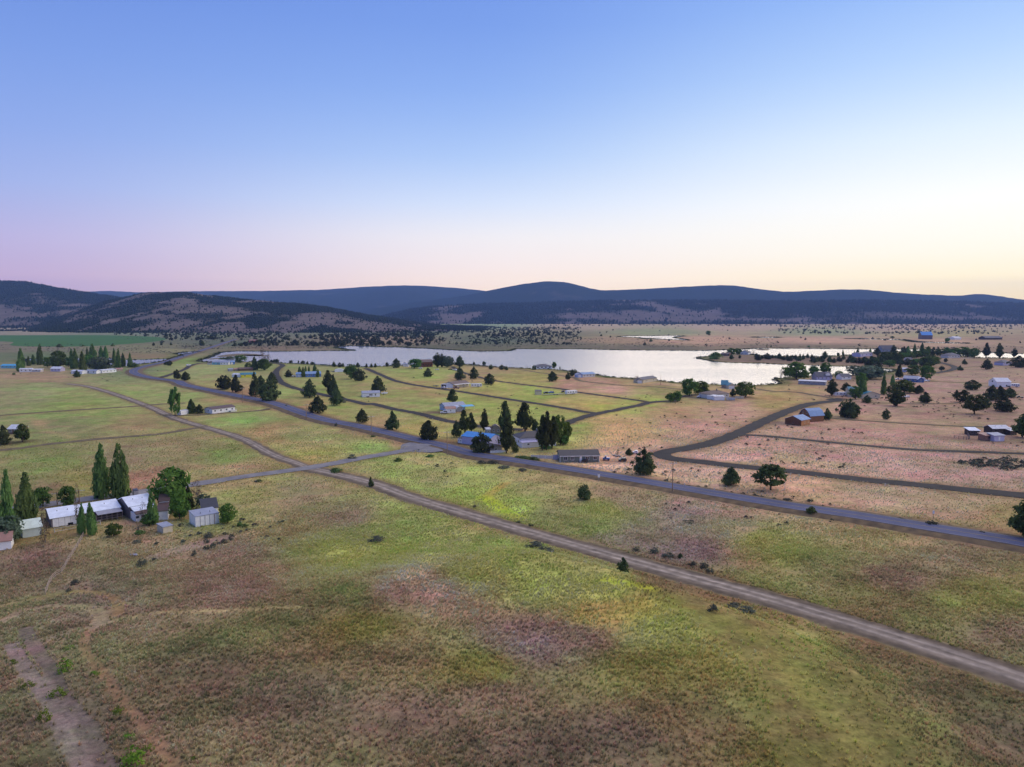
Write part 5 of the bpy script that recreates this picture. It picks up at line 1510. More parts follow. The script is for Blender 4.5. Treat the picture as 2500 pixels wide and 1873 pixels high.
house('garden_shed', 'little white shed left of the round tree by the reddish lakeside house', None, 'c', (375, 1082), (432, 1082), 5, 2.5, 1, 'gable', 'white', 'roof_grey', nf=1, win=(.6, .6), cat='shed')
house('shore_house', 'white shore house with dark hip roof and clipped bushes', 'the white shore house', 'c', (1805, 1110), (1975, 1108), 12, 2.9, 2.2, 'hip', 'white', 'roof_slate', nf=4, win=(1.8, 1.2))
e, L_, D_ = house('mobile_home', 'long pale mobile home on the waterside with open deck', 'the long waterside mobile home', 'd', (322, 1200), (455, 1192), 9, 2.8, 1.4, 'gable', 'offwhite', 'roof_bluegrey', nf=4, nl=1)
house('garage', 'pale blue gabled garage at the left end of the waterside mobile home', None, 'd', (260, 1202), (319, 1201), 8, 2.6, 1.3, 'end', 'paleblue', 'roof_grey', cat='garage', garage=(.5, 2.6))
e, L_, D_ = house('garage_house', 'tan shore house with slate roof and wide white garage gable', 'the tan garage house', 'd', (970, 1262), (1120, 1238), 9, 2.9, 1.6, 'gable', 'cream', 'roof_slate', nf=2)
house('garage', 'pale gabled garage with white door on the tan shore house', None, 'd', (903, 1264), (968, 1265), 9, 2.7, 1.7, 'end', 'cream', 'roof_slate', cat='garage', garage=(.5, 3.4))
house('lake_cabin', 'lake cabin with teal metal roof between two big leafy trees', 'the teal roofed lake cabin', 'd', (1815, 1316), (1886, 1318), 9, 3.0, 3.0, 'gable', 'tan', 'roof_teal', nf=2)
house('garage', 'cream gable with white garage door on the teal roofed cabin', None, 'd', (1888, 1326), (1966, 1326), 7, 2.8, 1.9, 'end', 'cream', 'roof_teal', cat='garage', garage=(.5, 4.2))
e, L_, D_ = house('brown_house', 'broad brown roofed house with white carports between leafy trees', 'the broad brown roofed house', 'd', (1690, 1432), (1900, 1418), 11, 3.0, 2.2, 'hip', 'offwhite', 'roof_brown', nf=4, chimney=True)
for q, (lb, a, b) in enumerate((('white carport below the centre of the broad brown roofed house', (1740, 1447), (1850, 1446)), ('white tall shed at the left corner of the broad brown roofed house', (1660, 1432), (1732, 1440)))):
    house('carport', lb, None, 'd', a, b, 4, 2.5, .4, 'shed', 'white', 'roof_pale', cat='carport', over=.2)
fence('privacy_fence', 'pale panel fence before the right end of the broad brown roof', line(('d', 1870, 1442, 1962, 1448)), 2.0, 'offwhite', 0, 'offwhite', 2)
fence('privacy_fence', 'pale panel fence stretching right from the broad brown roof', line(('d', 1968, 1428, 2058, 1430)), 1.9, 'offwhite', 0, 'cream', 2)

# -- log cabin
e, L_, D_ = house('log_cabin', 'orange brown log cabin wing with steel blue roof on pink grass', 'the log cabin', 'l', (1622, 819), (1790, 840), 9.5, 3.0, 1.8, 'end', 'logs_shaded', 'roof_bluegrey', nf=0, frame='cream')
opening(e, L_ * .5, 1.0, 1.1, 1.1, 'f', L_, D_, 'window', 'cream')
opening(e, D_ * .4, 1.0, 1.0, 1.1, 'r', L_, D_, 'window', 'cream'); opening(e, D_ * .8, 1.0, 1.0, 1.1, 'r', L_, D_, 'window', 'cream')
MB().box(L_ + .002, L_ + .03, .1, D_ - .1, .1, 3.0).build('log_wall_lit', M['logs_lit'], e)  # glow on the right wall put into its lighter log colour
for q in range(7):
    MB().tube((-.25, -.06, .35 + q * .42), (L_ + .25, -.06, .35 + q * .42), .17, n=6).build('log', M['logs_shaded'], e)
e, L_, D_ = house('log_barn', 'tall gambrel roofed log barn joined behind the log cabin wing', None, 'l', (1772, 776), (1892, 798), 9.5, 3.3, 3.6, 'gambrel', 'logs_shaded', 'roof_bluegrey', cat='barn', over=.5)
opening(e, L_ * .33, 4.3, 1.0, 1.2, 'f', L_, D_, 'window', 'cream'); opening(e, L_ * .66, 4.3, 1.0, 1.2, 'f', L_, D_, 'window', 'cream')
e, L_, D_ = house('cabin_porch', 'low orange log porch wing with blue roof right of the log barn', None, 'l', (1905, 788), (2008, 776), 6, 2.4, 1.0, 'shed', 'logs_lit', 'roof_bluegrey', nf=2, win=(.9, .9), cat='house', frame='cream')
for q in range(3):
    MB().tube((L_ * q / 2.2 + .2, -1.6, 0), (L_ * q / 2.2 + .2, -1.6, 2.1), .1).build('porch_post', M['logs_lit'], e)

# -- right side homes
house('mobile_home', 'long grey single wide trailer home left of the big pine', 'the long grey trailer home', 'l', (1762, 388), (2056, 402), 5, 2.9, .5, 'shed', 'greysiding', 'roof_pale', nf=6, win=(1.0, .9))
e, L_, D_ = house('dormer_house', 'pale house with navy roof and round topped dormer by the channel', 'the navy dormer house', 'l', (1960, 346), (2128, 346), 11, 3.4, 3.6, 'gable', 'lavender', 'roof_slate', nf=4, nr=2)
sh = empty('dormer', (L_ * .6, .8, 4.1)); sh.parent = e
shell(sh, 0, 4, 0, 5, 1.7, 1.3, 'end', 'white', 'roof_slate', .25)
house('cabin', 'small white gabled cabin with dark roof beside the navy dormer house', None, 'm', (243, 341), (345, 337), 7, 2.9, 2.2, 'gable', 'white', 'roof_slate', nf=2, cat='cabin')
house('yellow_house', 'pale yellow house with teal gable roof behind a green tree', 'the pale yellow house', 'm', (466, 545), (655, 543), 9, 2.9, 2.0, 'end', 'cream', 'roof_teal', nf=2, win=(1.4, .9))
house('yellow_house', 'tall yellow block with teal roof behind the pale yellow gable', None, 'm', (322, 528), (438, 530), 9, 5.2, 1.8, 'gable', 'cream', 'roof_teal', nf=2)
e, L_, D_ = house('blue_house', 'deep blue house with grey roof and white cars beside it', 'the deep blue house', 'm', (905, 362), (1060, 370), 10, 3.0, 2.0, 'gable', 'deepblue', 'roof_grey', nf=3, nr=1)
house('garage', 'deep blue garage gable at the right end of the deep blue house', None, 'm', (1062, 371), (1130, 371), 8, 2.7, 1.8, 'end', 'deepblue', 'roof_pale', cat='garage', nf=1)
e, L_, D_ = house('white_barn', 'tall white gabled barn with one dark loft window', 'the white gabled barn', 'm', (1825, 405), (1915, 420), 11, 4.2, 2.8, 'end', 'white', 'roof_pale', cat='barn', over=.3)
opening(e, L_ * .45, 3.6, 1.6, 1.1, 'f', L_, D_, 'window', 'steel')
house('pale_house', 'pale lavender house with dark roof behind right hand junipers', 'the pale lavender house', 'm', (1982, 188), (2075, 184), 10, 3.4, 2.6, 'hip', 'lavender', 'roof_slate', nf=3)
house('garden_shed', 'small white shed left of the leafy tree behind the deep blue house', None, 'm', (895, 258), (938, 260), 5, 3.4, 1, 'gable', 'lavender', 'roof_pale', nf=1, win=(.7, .7), cat='shed')
house('garden_shed', 'narrow white shed right of the leafy tree behind the deep blue house', None, 'm', (1058, 262), (1085, 262), 4, 2.6, 1.6, 'end', 'white', 'roof_pale', cat='shed')
house('farm_shed', 'dark shed with pale roof at the left of the farmyard pen', 'the farmyard pen', 'm', (1620, 942), (1728, 944), 5, 2.4, .7, 'shed', 'darkwood', 'roof_metal', nf=2, frame='weathered', cat='shed')
house('farm_shed', 'long dark shed with shiny white roof in the right farmyard', None, 'm', (1868, 932), (2048, 930), 6, 2.9, 1.2, 'gable', 'darkwood', 'roof_pale', nf=3, frame='weathered', cat='shed')
house('farm_shed', 'small rusty pink shed in front of the long white roofed shed', None, 'm', (1790, 1002), (1876, 998), 4, 2.5, .5, 'shed', 'rust', 'roof_rust', nf=1, frame='weathered', cat='shed')
house('farm_shed', 'boxy pale grey shed in front of the long white roofed shed', None, 'm', (1886, 1008), (1996, 1004), 4, 2.7, .6, 'shed', 'lavender', 'roof_grey', door=.5, cat='shed')
house('farm_shed', 'small dark lean-to beneath the big tree at the right edge', None, 'm', (2060, 940), (2130, 936), 4, 2.2, .7, 'shed', 'darkwood', 'roof_pale', nf=1, frame='weathered', cat='shed')
fence('wire_fence', 'dark wire fence pen at the left of the farmyard sheds', line(('m', 1455, 975, 1590, 990, 1600, 940, 1610, 930)), 1.6, 'weathered', 3, None, 1.6)

# -- peninsula and far shore
house('peninsula_house', 'white gabled house near the tip of the wooded peninsula', 'the white peninsula house', 'e', (45, 1362), (165, 1366), 12, 3.4, 3.0, 'end', 'white', 'roof_dark', nf=2)
house('peninsula_house', 'brown roofed house under trees at the peninsula tip', None, 'd', (1815, 965), (1900, 968), 9, 2.8, 1.6, 'gable', 'brownwood', 'roof_brown', nf=2)
house('peninsula_house', 'lavender grey house with flat dark roof along the peninsula row of junipers', 'the lavender peninsula house', 'e', (1900, 1400), (2085, 1385), 12, 4.4, 1.6, 'gable', 'lavender', 'roof_slate', nf=3, win=(1.8, 1.4))
house('dark_house', 'large house with steep navy roof among far conifers', 'the steep navy roofed house', 'f', (290, 1165), (480, 1165), 14, 6.0, 5.0, 'gable', 'greysiding', 'roof_slate', nf=4, win=(1.6, 1.4))
house('channel_house', 'dark roofed pale house beside the far water channel', 'the dark roofed channel house', 'f', (1190, 1240), (1345, 1236), 12, 3.6, 3.2, 'hip', 'offwhite', 'roof_slate', nf=4, win=(1.6, 1.2))
house('cottage', 'little white cottage hidden among bushy green trees', None, 'f', (632, 1284), (705, 1284), 8, 3.0, 1.8, 'gable', 'white', 'roof_slate', nf=2, cat='cottage')
fence('ranch_fence', 'pale rail fence right of the dark roofed channel house', line(('f', 1370, 1250, 1510, 1242)), 1.4, 'white', 2, None, 4)
house('far_barn', 'blue roofed barn standing alone on the far plain', 'the far blue barn', 'f', (828, 985), (975, 986), 26, 10, 8, 'gable', 'weathered', 'roof_blue', nf=0, cat='barn')
house('far_shed', 'low white shed on the far plain right of the blue barn', None, 'f', (1272, 990), (1362, 989), 18, 4.5, 2.5, 'gable', 'white', 'roof_pale', cat='shed', parts=False)
house('far_shed', 'long low dark roofed shed at the right of the far plain', 'the far long shed', 'f', (1690, 992), (1915, 990), 20, 4.5, 4, 'gable', 'darkwood', 'roof_slate', cat='shed', parts=False)

# -- left settlement
house('mobile_home', 'turquoise mobile home at the left end of the poplar settlement', 'the turquoise mobile home', 'a', (8, 1102), (180, 1102), 8, 2.9, 1.4, 'gable', 'turquoise', 'roof_skyblue', nf=4)
house('mobile_home', 'white single wide beneath the left poplar of the settlement', 'the left white single wide', 'a', (210, 1142), (345, 1140), 5, 2.9, .8, 'gable', 'white', 'roof_pale', nf=3)
house('mobile_home', 'lower pale extension right of the left white single wide', None, 'a', (347, 1140), (436, 1140), 5, 2.2, .5, 'shed', 'offwhite', 'roof_pale', nf=1)
house('mobile_home', 'purple grey home behind the settlement with pale roof', 'the purple grey home', 'a', (545, 1136), (652, 1136), 8, 2.9, 1.8, 'gable', 'lavender', 'roof_pale', nf=3)
house('mobile_home', 'white trailer home behind the lone juniper in the settlement', None, 'a', (768, 1160), (886, 1164), 6, 2.7, 1.0, 'gable', 'white', 'roof_pale', nf=2)
house('mobile_home', 'white trailer home with bluish roof below the grey green willow', 'the willow trailer home', 'a', (926, 1158), (1040, 1160), 6, 2.8, 1.0, 'gable', 'white', 'roof_grey', nf=2)
house('mobile_home', 'long white trailer home nearest the highway bend', 'the trailer home by the bend', 'a', (1102, 1155), (1256, 1142), 5, 2.8, .5, 'shed', 'white', 'roof_pale', nf=4, win=(.9, .9))
house('garden_shed', 'tan shed with rusty roof right of the trailer home by the bend', None, 'a', (1260, 1136), (1326, 1132), 5, 2.4, .9, 'gable', 'tan', 'roof_rust', nf=1, win=(.7, .7), cat='shed')
house('garden_shed', 'tiny brown shed between two white trailer homes of the settlement', None, 'a', (1044, 1156), (1080, 1154), 4, 2.2, .9, 'gable', 'brownwood', 'roof_brown', nf=1, win=(.6, .6), cat='shed')
house('lone_farmhouse', 'white roofed dark house between two trees at the left edge', 'the lone left farmhouse', 'g', (72, 405), (166, 405), 7, 2.6, 1.5, 'gable', 'brownwood', 'roof_pale', nf=2)

# -- near farm at lower left
e, L_, D_ = house('cattle_shed', 'long low tin roofed cattle shed with white metal front at the left farm', 'the long tin roofed cattle shed', 'g', (464, 1250), (700, 1214), 12, 2.7, 1.3, 'gable', 'weathered', 'roof_metal', cat='barn', over=.4)
for q in range(4):
    MB().box(.3 + (L_ - .5) * q / 4 + .03, .3 + (L_ - .5) * (q + 1) / 4 - .03, -.06, -.005, .12 + .05 * (q % 2), 2.45).build('wall_sheet', M['white'], e)
MB().box(L_ * .62, L_ * .82, -.075, -.062, .1, .75).build('gap_shade', M['black'], e)  # black strip paints the shade of a gap in the front sheets
e, L_, D_ = house('open_shed', 'open fronted tin roofed shed with weathered post bays', 'the open fronted tin shed', 'g', (704, 1208), (1080, 1150), 11, 2.7, 1.3, 'gable', 'darkwood', 'roof_metal', cat='barn', over=.4)
for q in range(9):
    MB().tube((L_ * q / 8, -2.6, 0), (L_ * q / 8, -2.6, 2.2), .12).build('post', M['weathered'], e)
for h1 in (.6, 1.2):
    MB().box(0, L_, -2.66, -2.56, h1, h1 + .14).build('rail', M['weathered'], e)
MB().prism([(-3.1, 2.1), (-.45, 2.5), (-.45, 2.6), (-3.1, 2.2)], L_ * .40, L_, 'x').build('awning', M['greysiding'], e)
e, L_, D_ = house('hay_barn', 'tin roofed barn with tin lean-to and low white walls by the big tree', 'the white walled barn', 'i', (372, 925), (690, 872), 10, 3.7, 1.7, 'gable', 'weathered', 'roof_metal', cat='barn', over=.4, nf=0)
MB().prism([(-3.4, 2.75), (-.45, 3.4), (-.45, 3.52), (-3.4, 2.87)], .1, L_ - .1, 'x').build('lean_to_roof', M['roof_metal'], e)
MB().prism([(-4.7, 2.15), (-3.42, 2.72), (-3.42, 2.82), (-4.7, 2.25)], .1, L_ - .1, 'x').build('lower_eave', M['roof_brown'], e)
MB().box(.2, L_ - .2, -4.3, -.02, 0, 2.3).build('lean_to_wall', M['white'], e)
for q in range(4):
    w_ = MB().box(L_ * (q + .4) / 4 - .5, L_ * (q + .4) / 4 + .5, -4.36, -4.302, .9, 1.7).build('window', M['offwhite'], e)
    MB().box(L_ * (q + .4) / 4 - .4, L_ * (q + .4) / 4 + .4, -4.375, -4.362, 1.0, 1.6).build('pane', M['glass'], w_)
e, L_, D_ = house('milk_shed', 'white two tier shed with brown roofs right of the tin barn', None, 'i', (752, 948), (884, 938), 5, 2.8, 1.0, 'shed', 'white', 'roof_brown', door=.3, cat='shed', over=.3)
shell(e, 0, L_, D_ + .1, D_ + 4.5, 4.4, .9, 'shed', 'white', 'roof_brown', .3)
e, L_, D_ = house('container_shed', 'white metal shed with flat grey roof and rust streaks on open grass', 'the white metal shed', 'i', (1258, 1036), (1576, 980), 5.5, 2.9, .5, 'shed', 'white', 'roof_grey', cat='shed', over=.1)
for q in range(1, 5):
    MB().box(L_ * q / 5 - .07, L_ * q / 5 + .07, -.07, -.005, .05, 2.8).build('wall_rib', M['rust' if q == 4 else 'greysiding'], e)
house('lean_to_shed', 'black roofed white shed right behind the white metal shed', None, 'i', (1345, 895), (1560, 870), 6, 2.3, 1.4, 'shed', 'white', 'roof_dark', cat='shed', over=.25)
house('pump_house', 'tiny cream pump house with flat grey roof in front of the farm', None, 'i', (822, 1127), (948, 1100), 3.4, 1.8, .3, 'shed', 'cream', 'roof_grey', cat='shed', over=.15)
house('garden_shed', 'mint roofed white shed below the left farm trees', 'the mint roofed shed', 'g', (205, 1342), (376, 1312), 6, 2.4, 1.6, 'gable', 'palegreen', 'roof_mint', cat='shed', over=.3)
house('garden_shed', 'white shed with rusty pink roof at the lower left edge', None, 'g', (-40, 1456), (104, 1436), 5, 2.3, 1.5, 'gable', 'white', 'roof_rust', cat='shed', over=.3)
house('stock_container', 'small dark violet container beside the farm road', None, 'i', (426, 655), (490, 648), 3, 2.6, .1, 'flat', 'greysiding', 'roof_slate', cat='container', over=.1)
fence('pasture_fence', 'weathered rail fence running downhill from the cattle shed', line(('g', 752, 1325, 680, 1450, 600, 1580, 552, 1660), ('o', 300, 130, 245, 225)), 1.25, 'tan', 3, None, 2.6)
fence('yard_fence', 'pale rail fence in front of the cattle shed', line(('h', 790, 1308, 1150, 1245, 1450, 1190)), 1.2, 'offwhite', 2, None, 3)

# ------------------------------------------------------------------ vehicles
def vehicle(name, label, v, a, b, col, style='car', group=None):
    A, rz, L_ = base(v, *a, *b)
    e = empty(name, A, rz)
    e.location.z = float(hgt(A.x, A.y)) + .02
    tag(e, label, dict(car='car', suv='car', pickup='pickup', rv='trailer', boat='boat', flat='trailer', tractor='tractor').get(style, 'car'), group)
    Wd = dict(rv=2.5, flat=2.4, boat=2.1, tractor=2.0).get(style, 1.85)
    if style == 'rv':
        h_ = 2.9
        pr = [(0, .55), (L_, .55), (L_, h_ - .3), (L_ - .4, h_), (.5, h_), (0, h_ - .5)]
        body = MB().add([(x, 0, z) for x, z in pr] + [(x, Wd, z) for x, z in pr], [tuple(range(6)), tuple(range(11, 5, -1))] + [(i, 6 + i, 6 + (i + 1) % 6, (i + 1) % 6) for i in range(6)]).build('body', M[col], e)
        n_ = 4
        for q in range(n_):
            x = L_ * (q + .5) / n_
            w_ = MB().box(x - .45, x + .45, -.05, -.005, 1.45, 2.15).build('window', M['steel'], e)
            MB().box(x - .38, x + .38, -.062, -.052, 1.5, 2.1).build('pane', M['glass'], w_)
        MB().box(.05, L_ - .05, -.02, -.004, .95, 1.1).build('stripe', M['greysiding'], e)
        ws, wr, zc = (L_ * .58, L_ * .70), .36, .36
        MB().box(-.9, 0, Wd / 2 - .1, Wd / 2 + .1, .45, .6).build('hitch', M['steel'], e)
    elif style == 'flat':
        MB().box(0, L_, 0, Wd, .55, .75).build('deck', M[col], e)
        MB().box(0, L_, -.04, 0, .75, 1.0).build('side_board', M['offwhite'], e)
        ws, wr, zc = (L_ * .55, L_ * .68), .35, .35
    elif style == 'boat':
        pr = [(0, .8), (L_ * .85, .8), (L_, 1.5), (0, 1.4)]
        MB().add([(x, y, z) for y in (.15, Wd - .15) for x, z in pr], [(0, 1, 2, 3), (7, 6, 5, 4)] + [(i, 4 + i, 4 + (i + 1) % 4, (i + 1) % 4) for i in range(4)]).build('hull', M[col], e)
        MB().box(L_ * .35, L_ * .6, .4, Wd - .4, 1.4, 2.0).build('cabin', M[col], e)
        ws, wr, zc = (L_ * .35,), .33, .33
    else:
        if style == 'pickup':
            pr = [(0, .45), (L_, .45), (L_, 1.0), (L_ * .97, 1.08), (L_ * .44, 1.08), (L_ * .36, 1.78), (.30 * L_ * .6, 1.78), (.02, 1.1)]
            pr = [(0, .45), (L_, .45), (L_, 1.1), (L_ * .52, 1.1), (L_ * .50, 1.78), (L_ * .30, 1.78), (L_ * .20, 1.12), (0, 1.02)]
            win = (L_ * .26, L_ * .49)
        elif style == 'tractor':
            pr = [(0, .6), (L_, .6), (L_, 1.4), (L_ * .6, 1.4), (L_ * .58, 2.4), (L_ * .2, 2.4), (L_ * .18, 1.5), (0, 1.3)]
            win = (L_ * .24, L_ * .55)
        else:
            h_ = 1.75 if style == 'suv' else 1.45
            pr = [(0, .40), (L_, .40), (L_, .95), (L_ * .96, 1.0), (L_ * .90, h_), (L_ * .42, h_), (L_ * .27, 1.02), (0, .88)]
            win = (L_ * .38, L_ * .88)
        n_ = len(pr)
        MB().add([(x, y, z) for y in (0, Wd) for x, z in pr], [tuple(range(n_)), tuple(range(2 * n_ - 1, n_ - 1, -1))] + [(i, n_ + i, n_ + (i + 1) % n_, (i + 1) % n_) for i in range(n_)]).build('body', M[col], e)
        top = max(z for x, z in pr)
        MB().add([(win[0], -.012, 1.08), (win[1], -.012, 1.08), (win[1] - .1, -.012, top - .12), (win[0] + .35, -.012, top - .12)], [(0, 1, 2, 3)]).build('side_window', M['glass'], e)
        ws, wr, zc = (L_ * .19, L_ * .80), .34, .34
    for x in ws:
        for y in (-.02, Wd - .2):
            mb = MB().tube((x, y, zc), (x, y + .22, zc), wr, n=12)
            o = mb.build('wheel', M['tyre'], e)
            MB().tube((x, y - .012, zc), (x, y, zc), wr * .55, n=8).build('rim', M['steel'], o)
    return e


M['carwhite'] = mat('car_paint_white', (.78, .78, .80), .3, .05, 1, spec=.5)
M['carblue'] = mat('car_paint_blue', (.06, .13, .36), .3, .05, 1, spec=.5)
M['cardark'] = mat('car_paint_dark', (.02, .02, .025), .3, .05, 1, spec=.5)
for s in (
    ('suv', 'white SUV parked before the white garage of the powder blue house', 'j', (1520, 607), (1626, 606), 'carwhite', 'suv'),
    ('pickup_truck', 'white pickup parked in front of the white walled carport', 'j', (1528, 268), (1606, 270), 'carwhite', 'pickup'),
    ('tractor', 'rust brown tractor parked before the cream house porch', 'j', (1694, 278), (1780, 276), 'rust', 'tractor'),
    ('flat_trailer', 'dark low trailer left of the white walled carport', 'j', (1424, 242), (1496, 240), 'darkwood', 'flat'),
    ('travel_trailer', 'white travel trailer right of the brown roofed cream house', 'j', (1936, 253), (2080, 251), 'carwhite', 'rv'),
    ('boat', 'white boat on a trailer beside the white mobile home juniper', 'j', (724, 354), (812, 352), 'carwhite', 'boat'),
    ('travel_trailer', 'white travel trailer at the right end of the lone trailer yard', 'd', (150, 1388), (262, 1380), 'carwhite', 'rv'),
    ('pickup_truck', 'dark pickup left of the travel trailer in the trailer yard', 'd', (88, 1366), (150, 1366), 'cardark', 'pickup'),
    ('parked_car', 'blue car in the middle of the trailer yard', 'c', (1940, 1373), (2002, 1371), 'carblue', 'car'),
    ('parked_car', 'dark car between the tan yard shed and the blue car', 'c', (1893, 1376), (1937, 1374), 'cardark', 'car'),
    ('flat_trailer', 'long pale flatbed trailer along the front of the trailer yard', 'c', (1882, 1398), (2110, 1388), 'weathered', 'flat'),
    ('pickup_truck', 'blue and white pickup parked right of the sage grey home', 'k', (1862, 772), (1938, 774), 'carblue', 'pickup'),
    ('parked_car', 'dark car in the lot right of the blue pickup', 'k', (2034, 784), (2122, 784), 'cardark', 'car'),
    ('parked_car', 'black car standing before the sage grey home windows', 'k', (1634, 798), (1706, 798), 'cardark', 'car'),
    ('parked_car', 'white car behind the green shrub right of the sage grey home', 'k', (2182, 702), (2240, 704), 'carwhite', 'car'),
    ('parked_car', 'white car nearest the reddish lakeside house', 'c', (712, 1122), (758, 1122), 'carwhite', 'car'),
    ('parked_car', 'dark car in the row right of the grey green lakeside willow', 'c', (856, 1118), (898, 1120), 'cardark', 'car'),
    ('parked_car', 'white car at the right end of the lakeside car row', 'c', (902, 1122), (948, 1130), 'carwhite', 'car'),
    ('parked_car', 'white car left of the reddish lakeside house', 'c', (536, 1107), (580, 1107), 'carwhite', 'car'),
    ('pickup_truck', 'white pickup on the dark drive near the highway bend', 'a', (2018, 1076), (2062, 1072), 'carwhite', 'pickup'),
    ('parked_car', 'white car left of the cornflower blue garage', 'b', (1158, 1196), (1200, 1194), 'carwhite', 'car'),
    ('flat_trailer', 'black trailer left of the white tarp shelter', 'b', (1576, 1142), (1622, 1142), 'black', 'flat'),
    ('parked_car', 'pale car left of the broad brown roofed house', 'd', (1556, 1418), (1602, 1418), 'carwhite', 'car'),
    ('travel_trailer', 'white fifth wheel trailer parked under the big pine by the yellow house', 'm', (174, 520), (332, 518), 'carwhite', 'rv'),
    ('pickup_truck', 'white pickup left of the deep blue house', 'm', (820, 342), (900, 344), 'carwhite', 'pickup'),
    ('parked_car', 'white car right of the deep blue garage gable', 'm', (1146, 362), (1196, 362), 'carwhite', 'car'),
    ('parked_car', 'white car below the bright green tree by the yellow house', 'm', (922, 536), (982, 534), 'carwhite', 'car'),
    ('travel_trailer', 'white motor home right of the white gabled barn', 'm', (2070, 420), (2162, 424), 'carwhite', 'rv'),
    ('pickup_truck', 'dark pickup between the white barn and motor home', 'm', (1986, 420), (2064, 422), 'cardark', 'pickup'),
    ('parked_car', 'white car under the right hand juniper group', 'm', (2060, 530), (2122, 532), 'carwhite', 'car'),
    ('pickup_truck', 'dark pickup at the right edge beside the juniper group', 'm', (2126, 538), (2204, 542), 'cardark', 'pickup'),
):
    vehicle(*s)
house('garden_shed', 'small tan shed at the left end of the trailer yard', 'the trailer yard', 'c', (1802, 1388), (1866, 1387), 4, 2.7, .5, 'shed', 'cream', 'roof_dark', cat='shed', over=.15)
house('dome_tent', 'white dome tent beside the deep blue garage gable', None, 'm', (1096, 352), (1150, 354), 5, .3, 2.4, 'arch', 'white', 'roof_pale', cat='tent')


# ------------------------------------------------------------------ poles, signs, small things
def pole(v, x, y, top, label, arms=True):
    p = G(v, x, y)
    p.z = float(hgt(p.x, p.y))
    hh = (y - top) * VW[v][2] * mpp(p) * 1.02
    e = empty('utility_pole', p)
    tag(e, label, 'utility pole', 'wooden utility poles')
    MB().tube((0, 0, -.3), (0, 0, hh), .17, .11, 9).build('shaft', M['pole_wood'], e)
    if arms:
        ca, sa = math.cos(R(15)), math.sin(R(15))
        b = MB().tube((-1.5 * ca, .2 - 1.5 * sa, hh - .5), (1.5 * ca, .2 + 1.5 * sa, hh - .5), .07, n=6)
        o = b.build('crossarm', M['offwhite'], e)
        for q in (-1.35, -.6, .6, 1.35):
            MB().tube((q * ca, .2 + q * sa, hh - .45), (q * ca, .2 + q * sa, hh - .2), .06, n=6).build('insulator', M['white'], o)
    LANDMARKS.append(('the utility pole', p.x, p.y)) if False else None
    return e


for s in (('j', 590, 912, 640, 'utility pole between highway and grass, next pole left of the junction'), ('j', 1612, 1166, 848, 'utility pole standing at the highway junction near the blue roofed workshop'),
          ('l', 405, 1556, 1232, 'tall utility pole beside the highway at the hairpin road'), ('b', 630, 1472, 1312, 'utility pole along the highway below the triple junipers'),
          ('b', 1318, 1657, 1490, 'utility pole along the highway before the lone conical juniper'), ('a', 1392, 1206, 1108, 'utility pole at the outside of the highway bend'),
          ('a', 1562, 1062, 1002, 'slender pole before the white pond, first from the bend', False), ('a', 1625, 1060, 1000, 'slender pole before the white pond, second from the bend', False),
          ('g', 516, 1042, 928, 'pale utility pole between two round trees by the farm road'), ('h', 1150, 905, 680, 'pale utility pole behind the cattle shed roof'),
          ('d', 1160, 1282, 1160, 'thin mast beside the tan garage house on the shore', False), ('c', 1698, 1102, 1055, 'thin mast on the shore left of the white shore house', False)):
    pole(*s)


def sign(name, v, x, y, top, w, label, col='white', n_=1, post='steel'):
    p = G(v, x, y); p.z = float(hgt(p.x, p.y)) + (.3 if n_ else 0)
    k = mpp(p) * VW[v][2]
    hh = (y - top) * k; ww = w * k
    e = empty(name, p)
    tag(e, label, 'sign')
    MB().tube((0, 0, -.3), (0, 0, hh), .05, n=6).build('post', M[post], e)
    bh = min(hh * .5, ww * 1.6)
    MB().box(-ww / 2, ww / 2, -.09, -.055, hh - bh, hh).build('panel', M[col], e)
    return e


sign('road_sign', 'n', 1390, 638, 548, 18, 'blank white board sign on a wooden post beside the lower highway', 'white', 1, 'pole_wood')
sign('road_sign', 'k', 1819, 996, 926, 22, 'small white road sign at the highway edge below the sage grey home')
sign('stop_sign', 'j', 1229, 1146, 1092, 14, 'dark backed road sign where the side road meets the highway', 'steel')
sign('marker_post', 'j', 1357, 985, 955, 10, 'short white marker post across the highway from the side road')
sign('marker_post', 'l', 534, 1492, 1468, 9, 'short pale marker post beside the highway near the tall utility pole')
sign('marker_post', 'l', 857, 1552, 1518, 9, 'short pale marker post beside the highway right of the tall pole')
sign('marker_post', 'p', 768, 354, 338, 5, 'short white marker in the ditch shrubs below the dirt road')


def boulder_pile(v, x, y, w, label, n_=14, col='weathered'):
    p = G(v, x, y); k = mpp(p) * VW[v][2]
    e = empty('rubble_pile', p); tag(e, label, 'rubble')
    for q in range(n_):
        r = random.uniform(.25, .6); a = random.uniform(0, 6.28); d = random.uniform(0, w * k / 2)
        b = MB(); c = Vector((math.cos(a) * d, math.sin(a) * d * .5, r * .3))
        vs = []
        for i in range(3):
            for j in range(6):
                t_ = 1.05 * j; rr = r * (1, .95, .4)[i] * random.uniform(.75, 1.2)
                vs.append(c + Vector((math.cos(t_) * rr, math.sin(t_) * rr, (-.3, .25, .6)[i] * r)))
        fs = [(i * 6 + j, i * 6 + (j + 1) % 6, i * 6 + 6 + (j + 1) % 6, i * 6 + 6 + j) for i in range(2) for j in range(6)] + [tuple(range(12, 18))]
        b.add(vs, fs).build('stone', M[random.choice([col, 'greysiding', 'tan'])], e)
    return e


